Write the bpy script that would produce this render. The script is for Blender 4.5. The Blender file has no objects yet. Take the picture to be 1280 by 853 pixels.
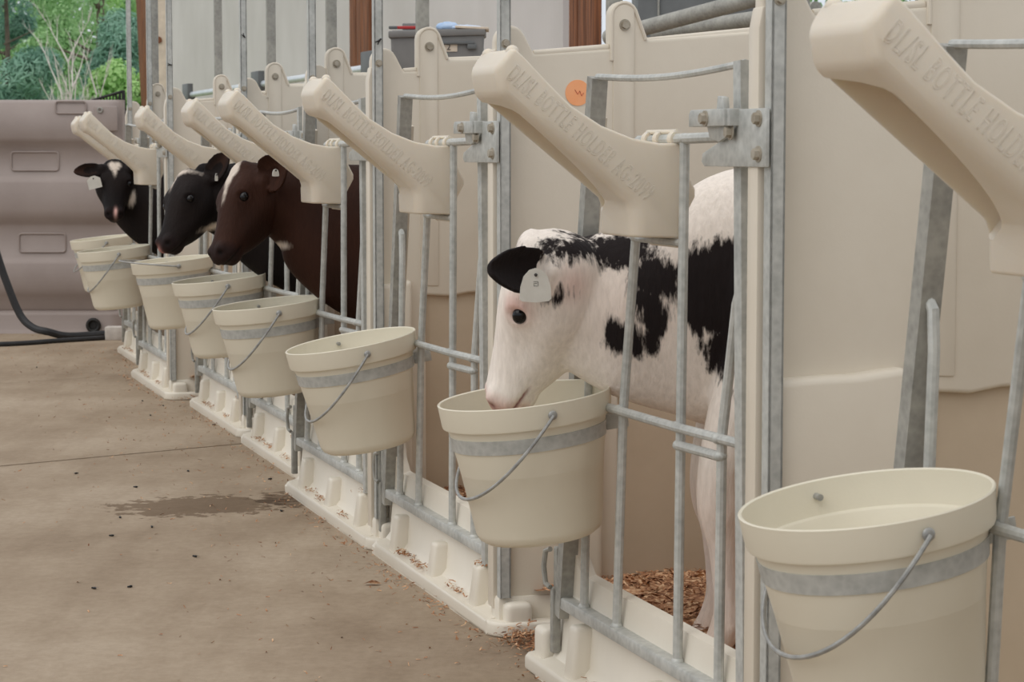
import bpy, bmesh, math, random
import numpy as np
from mathutils import Vector, Matrix, Euler, noise
random.seed(7)
S = bpy.context.scene
COL = S.collection
# ------------------------------------------------------------------ camera, sky, sun, exposure
F = 2870.0; YH = 190.0; HC = 0.92
PITCH = math.atan((426.5 - YH) / F)
cam_d = bpy.data.cameras.new('camera'); cam = bpy.data.objects.new('camera', cam_d); COL.objects.link(cam)
cam_d.sensor_width = 36.0; cam_d.lens = F / 1280 * 36.0; cam_d.clip_end = 400
cam.location = (0, 0, HC); cam.rotation_euler = (math.pi / 2 - PITCH, 0, 0)
S.camera = cam
cam_d.dof.use_dof = True; cam_d.dof.focus_distance = 4.6; cam_d.dof.aperture_fstop = 20
W = bpy.data.worlds.new('overcast_sky'); S.world = W; W.use_nodes = True
wn = W.node_tree.nodes; wl = W.node_tree.links
bg = wn['Background']
tc = wn.new('ShaderNodeTexCoord'); sx = wn.new('ShaderNodeSeparateXYZ'); rp = wn.new('ShaderNodeValToRGB')
wl.new(tc.outputs['Generated'], sx.inputs[0]); wl.new(sx.outputs['Z'], rp.inputs[0]); wl.new(rp.outputs[0], bg.inputs[0])
rp.color_ramp.elements[0].position = 0.0; rp.color_ramp.elements[0].color = (0.80, 0.86, 0.93, 1)
rp.color_ramp.elements[1].position = 0.6; rp.color_ramp.elements[1].color = (0.96, 0.97, 1.0, 1)
bg.inputs[1].default_value = 0.85
sun_d = bpy.data.lights.new('sun', 'SUN'); sun = bpy.data.objects.new('sun', sun_d); COL.objects.link(sun)
sun_d.energy = 0.9; sun_d.angle = math.radians(60); sun_d.color = (1.0, 0.95, 0.87)
sun.rotation_euler = Euler((math.radians(38), 0, math.radians(-52)))
S.view_settings.view_transform = 'Standard'; S.view_settings.look = 'None'
S.view_settings.gamma = 1.0; S.view_settings.use_curve_mapping = False
S.view_settings.exposure = 0.08

# ------------------------------------------------------------------ helpers
TH = math.radians(17.0)
EX = Vector((math.cos(TH), math.sin(TH), 0)); EY = Vector((-math.sin(TH), math.cos(TH), 0))
GZ = -0.03                                      # ground level
def at(px, py, Y):                              # point of the real place at a given distance
    c, s = math.cos(PITCH), math.sin(PITCH)
    r = Vector(((px - 640) / F, c + s * (426.5 - py) / F, -s + c * (426.5 - py) / F))
    return Vector((0, 0, HC)) + r * (Y / r.y)
def srgb(r, g, b):
    f = lambda v: (v / 255 / 12.92) if v / 255 <= 0.04045 else ((v / 255 + 0.055) / 1.055) ** 2.4
    return (f(r), f(g), f(b), 1)
def tag(o, label=None, cat=None, group=None, kind=None):
    if label: o['label'] = label
    if cat: o['category'] = cat
    if group: o['group'] = group
    if kind: o['kind'] = kind
    return o
def empty(name, loc=(0, 0, 0), rz=0.0):
    o = bpy.data.objects.new(name, None); COL.objects.link(o)
    o.location = loc; o.rotation_euler = (0, 0, rz); o.empty_display_size = 0.1
    return o
def finish(name, bm, mat, parent=None, smooth=True, angle=35):
    me = bpy.data.meshes.new(name)
    bm.normal_update(); bm.to_mesh(me); bm.free()
    if mat: me.materials.append(mat)
    if smooth:
        for p in me.polygons: p.use_smooth = True
        try: me.set_sharp_from_angle(angle=math.radians(angle))
        except Exception: pass
    o = bpy.data.objects.new(name, me); COL.objects.link(o)
    if parent: o.parent = parent
    return o
def copy_tree(o, parent=None):
    c = o.copy(); COL.objects.link(c)
    if parent: c.parent = parent
    for ch in o.children: copy_tree(ch, c)
    return c
def box(bm, c, size, rot=None, bevel=0.0, seg=2):
    g = bmesh.ops.create_cube(bm, size=1.0)
    vs = g['verts']
    bmesh.ops.scale(bm, vec=size, verts=vs)
    if bevel > 0:
        es = list({e for v in vs for e in v.link_edges})
        r = bmesh.ops.bevel(bm, geom=es, offset=bevel, segments=seg, profile=0.5, affect='EDGES')
        vs = list({v for f in r['faces'] for v in f.verts} | {v for v in vs if v.is_valid})
    if rot is not None: bmesh.ops.rotate(bm, cent=(0, 0, 0), matrix=rot, verts=vs)
    bmesh.ops.translate(bm, vec=c, verts=vs)
    return vs
def tube(bm, pts, r, n=10, cap=True, closed=False, square=False, up=None):
    pts = [Vector(p) for p in pts]; rs = r if isinstance(r, (list, tuple)) else [r] * len(pts)
    rings = []; prev = None
    m = len(pts)
    for i, p in enumerate(pts):
        if closed: t = pts[(i + 1) % m] - pts[i - 1]
        else: t = pts[min(i + 1, m - 1)] - pts[max(i - 1, 0)]
        t.normalize()
        if prev is None:
            a = Vector(up) if up else (Vector((0, 1, 0)) if abs(t.y) < 0.8 else Vector((1, 0, 0)))
            u = (a - t * a.dot(t)).normalized()
        else:
            u = (prev - t * prev.dot(t)).normalized()
        prev = u; v = t.cross(u)
        ring = []
        k = 4 if square else n
        for j in range(k):
            a = 2 * math.pi * j / k + (math.pi / 4 if square else 0)
            ring.append(bm.verts.new(p + (u * math.cos(a) + v * math.sin(a)) * rs[i] * (1.41421 if square else 1)))
        rings.append(ring)
    k = len(rings[0]); L = m if closed else m - 1
    for i in range(L):
        A, B = rings[i], rings[(i + 1) % m]
        for j in range(k): bm.faces.new((A[j], A[(j + 1) % k], B[(j + 1) % k], B[j]))
    if cap and not closed:
        bm.faces.new(list(reversed(rings[0]))); bm.faces.new(rings[-1])
    return rings
def prism(bm, poly, axis, a, b):
    """poly = 2-D points; axis 'y': (x,z) extruded a..b along y; 'x': (y,z); 'z': (x,y)"""
    def P(p, t):
        return {'y': (p[0], t, p[1]), 'x': (t, p[0], p[1]), 'z': (p[0], p[1], t)}[axis]
    A = [bm.verts.new(P(p, a)) for p in poly]; B = [bm.verts.new(P(p, b)) for p in poly]
    n = len(poly)
    fs = [bm.faces.new(A), bm.faces.new(list(reversed(B)))]
    for i in range(n): fs.append(bm.faces.new((A[i], B[i], B[(i + 1) % n], A[(i + 1) % n])))
    bmesh.ops.recalc_face_normals(bm, faces=fs)
    return A, B, fs
def bevel_all(bm, off, seg=2, ang=30):
    es = [e for e in bm.edges if len(e.link_faces) == 2 and e.calc_face_angle(0) > math.radians(ang)]
    bmesh.ops.bevel(bm, geom=es, offset=off, segments=seg, profile=0.5, affect='EDGES', clamp_overlap=True)
def lathe(bm, prof, n=48, M=None):
    rings = []
    for r, z in prof:
        rings.append([bm.verts.new((r * math.cos(2 * math.pi * j / n), r * math.sin(2 * math.pi * j / n), z)) for j in range(n)])
    for i in range(len(rings) - 1):
        A, B = rings[i], rings[i + 1]
        for j in range(n): bm.faces.new((A[j], A[(j + 1) % n], B[(j + 1) % n], B[j]))
    return rings
def bolt_bm(bm, c, d, r=0.008, h=0.006):
    d = Vector(d).normalized(); c = Vector(c)
    q = d.to_track_quat('Z', 'Y').to_matrix()
    g = bmesh.ops.create_cone(bm, cap_ends=True, segments=20, radius1=r * 1.35, radius2=r * 1.35, depth=0.002)
    bmesh.ops.rotate(bm, cent=(0, 0, 0), matrix=q, verts=g['verts']); bmesh.ops.translate(bm, vec=c + d * 0.001, verts=g['verts'])
    g = bmesh.ops.create_cone(bm, cap_ends=True, segments=6, radius1=r, radius2=r * 0.92, depth=h)
    bmesh.ops.rotate(bm, cent=(0, 0, 0), matrix=q, verts=g['verts']); bmesh.ops.translate(bm, vec=c + d * (0.002 + h / 2), verts=g['verts'])
def ell(bm, c, r, rot=None, u=20, v=14):
    g = bmesh.ops.create_uvsphere(bm, u_segments=u, v_segments=v, radius=1.0); vs = g['verts']
    bmesh.ops.scale(bm, vec=r, verts=vs)
    if rot is not None: bmesh.ops.rotate(bm, cent=(0, 0, 0), matrix=rot, verts=vs)
    bmesh.ops.translate(bm, vec=c, verts=vs)
    return vs
def eval_mesh(o, name):
    dg = bpy.context.evaluated_depsgraph_get(); dg.update()
    me = bpy.data.meshes.new_from_object(o.evaluated_get(dg)); me.name = name
    return me
def boolean(o, cutter, name):
    m = o.modifiers.new('b', 'BOOLEAN'); m.object = cutter; m.operation = 'DIFFERENCE'; m.solver = 'EXACT'
    me = eval_mesh(o, name); o.modifiers.clear(); o.data = me
    bpy.data.objects.remove(cutter)
    for p in me.polygons: p.use_smooth = True
    me.set_sharp_from_angle(angle=math.radians(40))

# ------------------------------------------------------------------ materials
def new_mat(name):
    m = bpy.data.materials.new(name); m.use_nodes = True
    return m, m.node_tree.nodes, m.node_tree.links, m.node_tree.nodes['Principled BSDF']
def N(nd, t, **kw):
    n = nd.new(t)
    for k, v in kw.items():
        if k in n.inputs: n.inputs[k].default_value = v
        else: setattr(n, k, v)
    return n
def ramp(nd, lk, src, stops):
    r = nd.new('ShaderNodeValToRGB'); e = r.color_ramp.elements
    e[0].position, e[0].color = stops[0]; e[1].position, e[1].color = stops[-1]
    for p, c in stops[1:-1]:
        x = e.new(p); x.color = c
    lk.new(src, r.inputs[0]); return r
def mat_plain(name, ca, cb=None, rough=0.5, metal=0.0, scale=8.0, bump=0.0, bscale=200.0, spec=0.5, detail=5.0, lo=0.3, hi=0.7, aniso=None):
    m, nd, lk, b = new_mat(name)
    b.inputs['Roughness'].default_value = rough; b.inputs['Metallic'].default_value = metal
    b.inputs['Specular IOR Level'].default_value = spec
    tcn = nd.new('ShaderNodeTexCoord'); src = tcn.outputs['Object']
    if aniso:
        mp = nd.new('ShaderNodeMapping'); mp.inputs['Scale'].default_value = aniso; lk.new(src, mp.inputs[0]); src = mp.outputs[0]
    if cb is None: b.inputs['Base Color'].default_value = ca
    else:
        n = N(nd, 'ShaderNodeTexNoise', Scale=scale, Detail=detail, Roughness=0.6); lk.new(src, n.inputs['Vector'])
        r = ramp(nd, lk, n.outputs[0], [(lo, ca), (hi, cb)]); lk.new(r.outputs[0], b.inputs['Base Color'])
    if bump > 0:
        n2 = N(nd, 'ShaderNodeTexNoise', Scale=bscale, Detail=4.0); lk.new(src, n2.inputs['Vector'])
        bp = N(nd, 'ShaderNodeBump', Strength=bump, Distance=0.002); lk.new(n2.outputs[0], bp.inputs['Height']); lk.new(bp.outputs[0], b.inputs['Normal'])
    return m
M = {}
def plastic(name, base, dark):
    """moulded plastic: faint cloudiness and a fine orange-peel"""
    m, nd, lk, b = new_mat(name)
    b.inputs['Roughness'].default_value = 0.42; b.inputs['Specular IOR Level'].default_value = 0.4
    t = nd.new('ShaderNodeTexCoord')
    n = N(nd, 'ShaderNodeTexNoise', Scale=2.2, Detail=6.0, Roughness=0.65); lk.new(t.outputs['Object'], n.inputs['Vector'])
    r = ramp(nd, lk, n.outputs[0], [(0.3, dark), (0.62, base)])
    n3 = N(nd, 'ShaderNodeTexNoise', Scale=28.0, Detail=8.0, Roughness=0.75); lk.new(t.outputs['Object'], n3.inputs['Vector'])
    r3 = ramp(nd, lk, n3.outputs[0], [(0.66, (1, 1, 1, 1)), (0.8, (0.82, 0.77, 0.68, 1))])
    mx = N(nd, 'ShaderNodeMixRGB', blend_type='MULTIPLY'); mx.inputs[0].default_value = 0.6
    lk.new(r.outputs[0], mx.inputs[1]); lk.new(r3.outputs[0], mx.inputs[2]); lk.new(mx.outputs[0], b.inputs['Base Color'])
    n2 = N(nd, 'ShaderNodeTexNoise', Scale=260.0, Detail=2.0); lk.new(t.outputs['Object'], n2.inputs['Vector'])
    bp = N(nd, 'ShaderNodeBump', Strength=0.12, Distance=0.001); lk.new(n2.outputs[0], bp.inputs['Height']); lk.new(bp.outputs[0], b.inputs['Normal'])
    return m
M['cream'] = plastic('cream_plastic', srgb(222, 213, 197), srgb(213, 203, 186))
M['pale'] = plastic('pale_base_plastic', srgb(229, 222, 208), srgb(219, 211, 195))
M['pail'] = plastic('pail_plastic', srgb(227, 220, 201), srgb(220, 213, 193))
M['holder'] = plastic('holder_plastic', srgb(223, 213, 196), srgb(215, 204, 187))
hb_ = M['holder'].node_tree.nodes['Principled BSDF']; hb_.inputs['Subsurface Weight'].default_value = 0.3; hb_.inputs['Subsurface Radius'].default_value = (1.0, .8, .55); hb_.inputs['Subsurface Scale'].default_value = 0.012
M['mauve'] = plastic('mauve_plastic', srgb(162, 149, 143), srgb(150, 137, 131))
M['letter'] = plastic('letter_plastic', srgb(231, 222, 207), srgb(224, 215, 199))
M['inner'] = plastic('stained_shade_toned_plastic', srgb(201, 184, 161), srgb(186, 168, 144))  # bedding-stain brown that also paints in the shade low inside the pens
def galv(name, a, b_, metal=0.55, rough=0.5):
    m, nd, lk, b = new_mat(name)
    b.inputs['Metallic'].default_value = metal; b.inputs['Roughness'].default_value = rough
    t = nd.new('ShaderNodeTexCoord')
    v = N(nd, 'ShaderNodeTexVoronoi', Scale=90.0); lk.new(t.outputs['Object'], v.inputs['Vector'])
    n = N(nd, 'ShaderNodeTexNoise', Scale=14.0, Detail=6.0, Roughness=0.7); lk.new(t.outputs['Object'], n.inputs['Vector'])
    ad = N(nd, 'ShaderNodeMath', operation='MULTIPLY_ADD'); lk.new(v.outputs['Distance'], ad.inputs[0]); ad.inputs[1].default_value = 0.25; lk.new(n.outputs[0], ad.inputs[2])
    r = ramp(nd, lk, ad.outputs[0], [(0.35, a), (0.8, b_)]); lk.new(r.outputs[0], b.inputs['Base Color'])
    bp = N(nd, 'ShaderNodeBump', Strength=0.25, Distance=0.001); lk.new(n.outputs[0], bp.inputs['Height']); lk.new(bp.outputs[0], b.inputs['Normal'])
    return m
M['galv'] = galv('galvanized_steel', srgb(160, 162, 158), srgb(200, 201, 196), 0.2, 0.48)
M['galvd'] = galv('weathered_steel', srgb(132, 131, 125), srgb(172, 170, 162), 0.2, 0.6)
M['zinc'] = mat_plain('zinc_bolt', srgb(150, 140, 122), srgb(188, 180, 166), 0.4, 0.4, 60)
M['chrome'] = mat_plain('polished_pipe', srgb(205, 212, 220), srgb(232, 236, 240), 0.3, 0.35, 10)
M['wire'] = mat_plain('bail_wire', srgb(140, 140, 138), srgb(178, 178, 174), 0.4, 0.4, 60)
M['black'] = mat_plain('black_rubber', srgb(32, 33, 35), srgb(48, 48, 50), 0.6, 0, 20, 0.1)
M['blackmetal'] = mat_plain('black_metal', srgb(30, 30, 30), srgb(50, 48, 46), 0.5, 0.4, 20)
M['orange'] = mat_plain('orange_sticker', srgb(255, 184, 134), srgb(255, 174, 120), 0.6, 0, 30)
M['white'] = mat_plain('white_tag_plastic', srgb(226, 224, 216), srgb(212, 209, 200), 0.4, 0, 30)
M['ink'] = mat_plain('ink', srgb(60, 56, 54), None, 0.7)
M['wood'] = mat_plain('weathered_brown_wood', srgb(66, 38, 26), srgb(160, 102, 66), 0.8, 0, 5, 0.5, 60, aniso=(8, 8, 0.35), detail=8)
M['barn'] = None
M['hoof'] = mat_plain('hoof_horn', srgb(120, 98, 80), srgb(160, 138, 115), 0.5, 0, 30)
M['bin'] = mat_plain('grey_bin_plastic', srgb(112, 110, 108), srgb(132, 130, 127), 0.5, 0, 4)
M['red'] = mat_plain('red_plastic', srgb(170, 40, 40), srgb(190, 52, 50), 0.4)
M['blue'] = mat_plain('blue_film', srgb(150, 185, 225), srgb(205, 218, 236), 0.3, 0, 18)
M['paper'] = mat_plain('cream_paper', srgb(225, 210, 190), srgb(205, 190, 172), 0.7, 0, 20)
M['teal'] = mat_plain('teal_sticker', srgb(110, 175, 140), None, 0.6)
M['cyan'] = mat_plain('blue_sticker', srgb(90, 170, 220), None, 0.6)
M['brick'] = mat_plain('whitewashed_block', srgb(205, 198, 190), srgb(180, 172, 165), 0.9, 0, 20, 0.5, 80)
M['darkbox'] = mat_plain('dark_grey_box', srgb(88, 90, 90), srgb(110, 112, 112), 0.5, 0.2, 5)
M['fly'] = mat_plain('fly_black', srgb(22, 20, 18), None, 0.4)
M['bark'] = mat_plain('grey_bark', srgb(96, 84, 74), srgb(130, 118, 104), 0.9, 0, 12, 0.4, 40)
M['deadwood'] = mat_plain('bleached_dead_wood', srgb(214, 204, 200), srgb(240, 234, 230), 0.8, 0, 12)
M['daylight_board'] = mat_plain('white_daylight_tone', srgb(232, 230, 224), srgb(215, 212, 206), 0.6)  # white that stands in for daylight showing through gaps
def leafmat(name, a, b_):
    m, nd, lk, b = new_mat(name)
    t = nd.new('ShaderNodeTexCoord')
    n = N(nd, 'ShaderNodeTexNoise', Scale=1.6, Detail=5.0, Roughness=0.7); lk.new(t.outputs['Object'], n.inputs['Vector'])
    r = ramp(nd, lk, n.outputs[0], [(0.3, a), (0.7, b_)]); lk.new(r.outputs[0], b.inputs['Base Color'])
    b.inputs['Roughness'].default_value = 0.6
    tr = nd.new('ShaderNodeBsdfTranslucent'); lk.new(r.outputs[0], tr.inputs[0])
    mx = nd.new('ShaderNodeMixShader'); mx.inputs[0].default_value = 0.3
    lk.new(b.outputs[0], mx.inputs[1]); lk.new(tr.outputs[0], mx.inputs[2]); lk.new(mx.outputs[0], nd['Material Output'].inputs[0])
    return m
M['leaf_a'] = leafmat('broadleaf_green', srgb(112, 168, 104), srgb(196, 230, 172))
M['leaf_b'] = leafmat('pine_green', srgb(104, 156, 134), srgb(178, 216, 194))
M['leaf_c'] = leafmat('bright_green', srgb(145, 200, 112), srgb(210, 240, 170))
M['grass'] = leafmat('grass_green', srgb(130, 150, 100), srgb(165, 180, 130))
def concrete():
    m, nd, lk, b = new_mat('stained_concrete')
    t = nd.new('ShaderNodeTexCoord'); src = t.outputs['Object']
    n = N(nd, 'ShaderNodeTexNoise', Scale=1.3, Detail=9.0, Roughness=0.62); lk.new(src, n.inputs['Vector'])
    r = ramp(nd, lk, n.outputs[0], [(0.3, srgb(144, 126, 106)), (0.5, srgb(163, 146, 126)), (0.72, srgb(178, 162, 143))])
    n2 = N(nd, 'ShaderNodeTexNoise', Scale=38.0, Detail=8.0, Roughness=0.8); lk.new(src, n2.inputs['Vector'])
    r2 = ramp(nd, lk, n2.outputs[0], [(0.35, (0.80, 0.78, 0.75, 1)), (0.6, (1.05, 1.05, 1.05, 1))])
    mx = N(nd, 'ShaderNodeMixRGB', blend_type='MULTIPLY'); mx.inputs[0].default_value = 0.6; lk.new(r.outputs[0], mx.inputs[1]); lk.new(r2.outputs[0], mx.inputs[2])
    # brush streaks across the slab
    mp = nd.new('ShaderNodeMapping'); mp.inputs['Rotation'].default_value = (0, 0, TH); mp.inputs['Scale'].default_value = (1.6, 0.35, 1); lk.new(src, mp.inputs[0])
    n4 = N(nd, 'ShaderNodeTexNoise', Scale=4.0, Detail=7.0, Roughness=0.7); lk.new(mp.outputs[0], n4.inputs['Vector'])
    r4 = ramp(nd, lk, n4.outputs[0], [(0.35, (0.84, 0.81, 0.77, 1)), (0.6, (1.03, 1.03, 1.02, 1))])
    mx2 = N(nd, 'ShaderNodeMixRGB', blend_type='MULTIPLY'); mx2.inputs[0].default_value = 0.8; lk.new(mx.outputs[0], mx2.inputs[1]); lk.new(r4.outputs[0], mx2.inputs[2])
    # wet splashes around one place
    cur = mx2.outputs[0]
    for (cx, cy, sx_, sy_, rot) in ((-0.84, 6.12, 1.0, 0.75, 0.35), (-0.60, 6.24, 0.45, 0.6, 0.2)):
        m1 = nd.new('ShaderNodeMapping'); m1.vector_type = 'TEXTURE'
        m1.inputs['Location'].default_value = (cx, cy, 0); m1.inputs['Rotation'].default_value = (0, 0, rot); m1.inputs['Scale'].default_value = (sx_, sy_, 10); lk.new(src, m1.inputs[0])
        ln = N(nd, 'ShaderNodeVectorMath', operation='LENGTH'); lk.new(m1.outputs[0], ln.inputs[0])
        n5 = N(nd, 'ShaderNodeTexNoise', Scale=26.0, Detail=4.0, Roughness=0.6); lk.new(src, n5.inputs['Vector'])
        ad = N(nd, 'ShaderNodeMath', operation='MULTIPLY_ADD'); lk.new(ln.outputs['Value'], ad.inputs[0]); ad.inputs[1].default_value = 2.0
        lk.new(n5.outputs[0], ad.inputs[2])
        r5 = ramp(nd, lk, ad.outputs[0], [(0.93, srgb(160, 144, 126)), (0.97, (1, 1, 1, 1))])
        m2 = N(nd, 'ShaderNodeMixRGB', blend_type='MULTIPLY'); m2.inputs[0].default_value = 0.75; lk.new(cur, m2.inputs[1]); lk.new(r5.outputs[0], m2.inputs[2]); cur = m2.outputs[0]
    lk.new(cur, b.inputs['Base Color'])
    b.inputs['Roughness'].default_value = 0.85; b.inputs['Specular IOR Level'].default_value = 0.3
    bp = N(nd, 'ShaderNodeBump', Strength=0.35, Distance=0.004); lk.new(n2.outputs[0], bp.inputs['Height']); lk.new(bp.outputs[0], b.inputs['Normal'])
    return m
M['concrete'] = concrete()
M['dirt'] = mat_plain('dark_dirt', srgb(88, 74, 58), srgb(110, 94, 76), 0.95, 0, 20)
def barnmat():
    m, nd, lk, b = new_mat('ribbed_curtain')
    t = nd.new('ShaderNodeTexCoord')
    w = N(nd, 'ShaderNodeTexWave', Scale=9.0, Distortion=0.0); w.bands_direction = 'Y'; lk.new(t.outputs['Object'], w.inputs['Vector'])
    n = N(nd, 'ShaderNodeTexNoise', Scale=0.7, Detail=3.0); lk.new(t.outputs['Object'], n.inputs['Vector'])
    r = ramp(nd, lk, n.outputs[0], [(0.35, srgb(196, 190, 186)), (0.65, srgb(212, 206, 203))]); lk.new(r.outputs[0], b.inputs['Base Color'])
    bp = N(nd, 'ShaderNodeBump', Strength=0.25, Distance=0.01); lk.new(w.outputs['Fac'], bp.inputs['Height']); lk.new(bp.outputs[0], b.inputs['Normal'])
    b.inputs['Roughness'].default_value = 0.7
    return m
M['barn'] = barnmat()
def chipmat():
    m, nd, lk, b = new_mat('wood_chip')
    t = nd.new('ShaderNodeTexCoord')
    n = N(nd, 'ShaderNodeTexNoise', Scale=70.0, Detail=2.0); lk.new(t.outputs['Object'], n.inputs['Vector'])
    r = ramp(nd, lk, n.outputs[0], [(0.3, srgb(122, 80, 54)), (0.5, srgb(172, 124, 88)), (0.68, srgb(220, 184, 146))]); lk.new(r.outputs[0], b.inputs['Base Color'])
    b.inputs['Roughness'].default_value = 0.85
    return m
M['chip'] = chipmat()
def furmat(name, colb, thr=0.0, amp=0.02, rough=0.65):
    """fur: pigment from the coat attribute, patch edges broken up by hair streaks"""
    m, nd, lk, b = new_mat(name)
    t = nd.new('ShaderNodeTexCoord')
    ca = N(nd, 'ShaderNodeAttribute', attribute_name='Coat'); pa = N(nd, 'ShaderNodeAttribute', attribute_name='pat')
    mp = nd.new('ShaderNodeMapping'); mp.inputs['Scale'].default_value = (1.0, 1.0, 0.22); mp.inputs['Rotation'].default_value = (0, 0.35, 0); lk.new(t.outputs['Object'], mp.inputs[0])
    n = N(nd, 'ShaderNodeTexNoise', Scale=120.0, Detail=4.0, Roughness=0.6); lk.new(mp.outputs[0], n.inputs['Vector'])
    n2 = N(nd, 'ShaderNodeTexNoise', Scale=34.0, Detail=4.0); lk.new(mp.outputs[0], n2.inputs['Vector'])
    s = N(nd, 'ShaderNodeMath', operation='ADD'); lk.new(n.outputs[0], s.inputs[0]); lk.new(n2.outputs[0], s.inputs[1])
    s2 = N(nd, 'ShaderNodeMath', operation='SUBTRACT'); lk.new(s.outputs[0], s2.inputs[0]); s2.inputs[1].default_value = 1.0
    s3 = N(nd, 'ShaderNodeMath', operation='MULTIPLY_ADD'); lk.new(s2.outputs[0], s3.inputs[0]); s3.inputs[1].default_value = amp; lk.new(pa.outputs['Fac'], s3.inputs[2])
    r = ramp(nd, lk, s3.outputs[0], [(0.494, (0, 0, 0, 1)), (0.506, (1, 1, 1, 1))])
    mx = N(nd, 'ShaderNodeMixRGB'); lk.new(r.outputs[0], mx.inputs[0]); lk.new(ca.outputs['Color'], mx.inputs[1]); mx.inputs[2].default_value = colb
    r2 = ramp(nd, lk, n.outputs[0], [(0.3, (0.84, 0.83, 0.82, 1)), (0.7, (1.08, 1.08, 1.08, 1))])
    m2 = N(nd, 'ShaderNodeMixRGB', blend_type='MULTIPLY'); m2.inputs[0].default_value = 0.7; lk.new(mx.outputs[0], m2.inputs[1]); lk.new(r2.outputs[0], m2.inputs[2])
    lk.new(m2.outputs[0], b.inputs['Base Color'])
    b.inputs['Roughness'].default_value = rough; b.inputs['Specular IOR Level'].default_value = 0.12
    bp = N(nd, 'ShaderNodeBump', Strength=0.6, Distance=0.004); lk.new(n.outputs[0], bp.inputs['Height']); lk.new(bp.outputs[0], b.inputs['Normal'])
    return m
M['fur_white'] = furmat('white_and_black_fur', srgb(34, 28, 28), amp=0.05)
M['fur_dark'] = furmat('dark_fur', srgb(216, 202, 188), amp=0.012)
m, nd, lk, b = new_mat('eye'); b.inputs['Base Color'].default_value = srgb(12, 9, 10); b.inputs['Roughness'].default_value = 0.14; b.inputs['Specular IOR Level'].default_value = 0.35; M['eye'] = m

# ------------------------------------------------------------------ ground and far setting
def slab(name, pts, z0, z1, mat, label=None):
    bm = bmesh.new(); prism(bm, pts, 'z', z0, z1)
    o = finish(name, bm, mat, smooth=False); o['kind'] = 'structure'; return o
sl = (7.442 - 6.906) / (-0.888 + 1.552)
def jl(x, off=0.0): return 6.906 + (x + 1.552) * sl * 0.999 + off
s2_ = (9.832 - 9.387) / (-1.913 + 2.104)
def jl2(x, off=0.0): return 9.387 + (x + 2.104) * sl + off
XL, XR = -6.0, 3.0
slab('floor_near', [(XL, -1.5), (XR, -1.5), (XR, jl(XR, -.010)), (XL, jl(XL, -.010))], GZ - 0.12, GZ, M['concrete'])
slab('floor_middle', [(XL, jl(XL, .010)), (XR, jl(XR, .010)), (XR, jl2(XR, -.002)), (XL, jl2(XL, -.002))], GZ - 0.12, GZ, M['concrete'])
slab('floor_far', [(XL, jl2(XL, .002)), (XR, jl2(XR, .002)), (XR + 3, 26), (XL - 3, 26)], GZ - 0.12, GZ, M['concrete'])
slab('ground', [(-60, -10), (60, -10), (60, 110), (-60, 110)], GZ - 0.4, GZ - 0.06, M['dirt'])
bm = bmesh.new(); prism(bm, [(-40, 15.5), (-2.7, 15.5), (-2.7, 100), (-40, 100)], 'z', GZ - 0.05, GZ + 0.02)
tag(finish('grass_field', bm, M['grass'], smooth=False), kind='structure')

# ------------------------------------------------------------------ pens
UNITS = {0: (.55, 2.63), 1: (.176, 3.82), 2: (-.212, 5.15), 3: (-.516, 6.14), 4: (-.768, 7.23), 5: (-1.088, 8.32), 6: (-1.496, 9.46), 7: (-1.756, 10.64), 8: (-2.03, 11.80)}
POSTY = {0: -.66, 1: -.645, 2: -.68, 3: -.69, 4: -.70, 5: -.70, 6: -.67, 7: -.66, 8: -.62}
EARX = {0: .25, 1: .262, 2: .246, 3: .122, 4: .066, 5: .100, 6: .192, 7: .027, 8: .12}
ORD = {0: 'nearest', 1: 'second', 2: 'third', 3: 'fourth', 4: 'fifth', 5: 'sixth', 6: 'seventh', 7: 'eighth', 8: 'ninth and farthest'}
CALF = {1: 'the white and black calf', 3: 'the brown calf', 4: 'the black calf beside the brown one', 6: 'the farthest black calf facing the camera'}
WHO = {0: "nearest pen, cut by the right edge", 1: "white calf's pen", 2: "empty pen behind the white calf's", 3: "brown calf's pen", 4: "pen of the black calf beside the brown one", 5: "empty pen between the two black calves",
       6: "pen of the farthest calf", 7: "last gated pen before the grey mauve wall", 8: "very last pen, touching the grey mauve wall"}
PEND = 1.75        # pen depth
def ear_profile(cx, top, base, w, right):
    """2-D outline (x,z) of a rounded lug with a sloped right shoulder"""
    pts = [(cx - w, base)]
    r = w
    for k in range(9):
        a = math.pi - k * math.pi / 8 * 0.86
        pts.append((cx + r * math.cos(a), top - r + r * math.sin(a)))
    pts.append((right, base)); return pts
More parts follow.
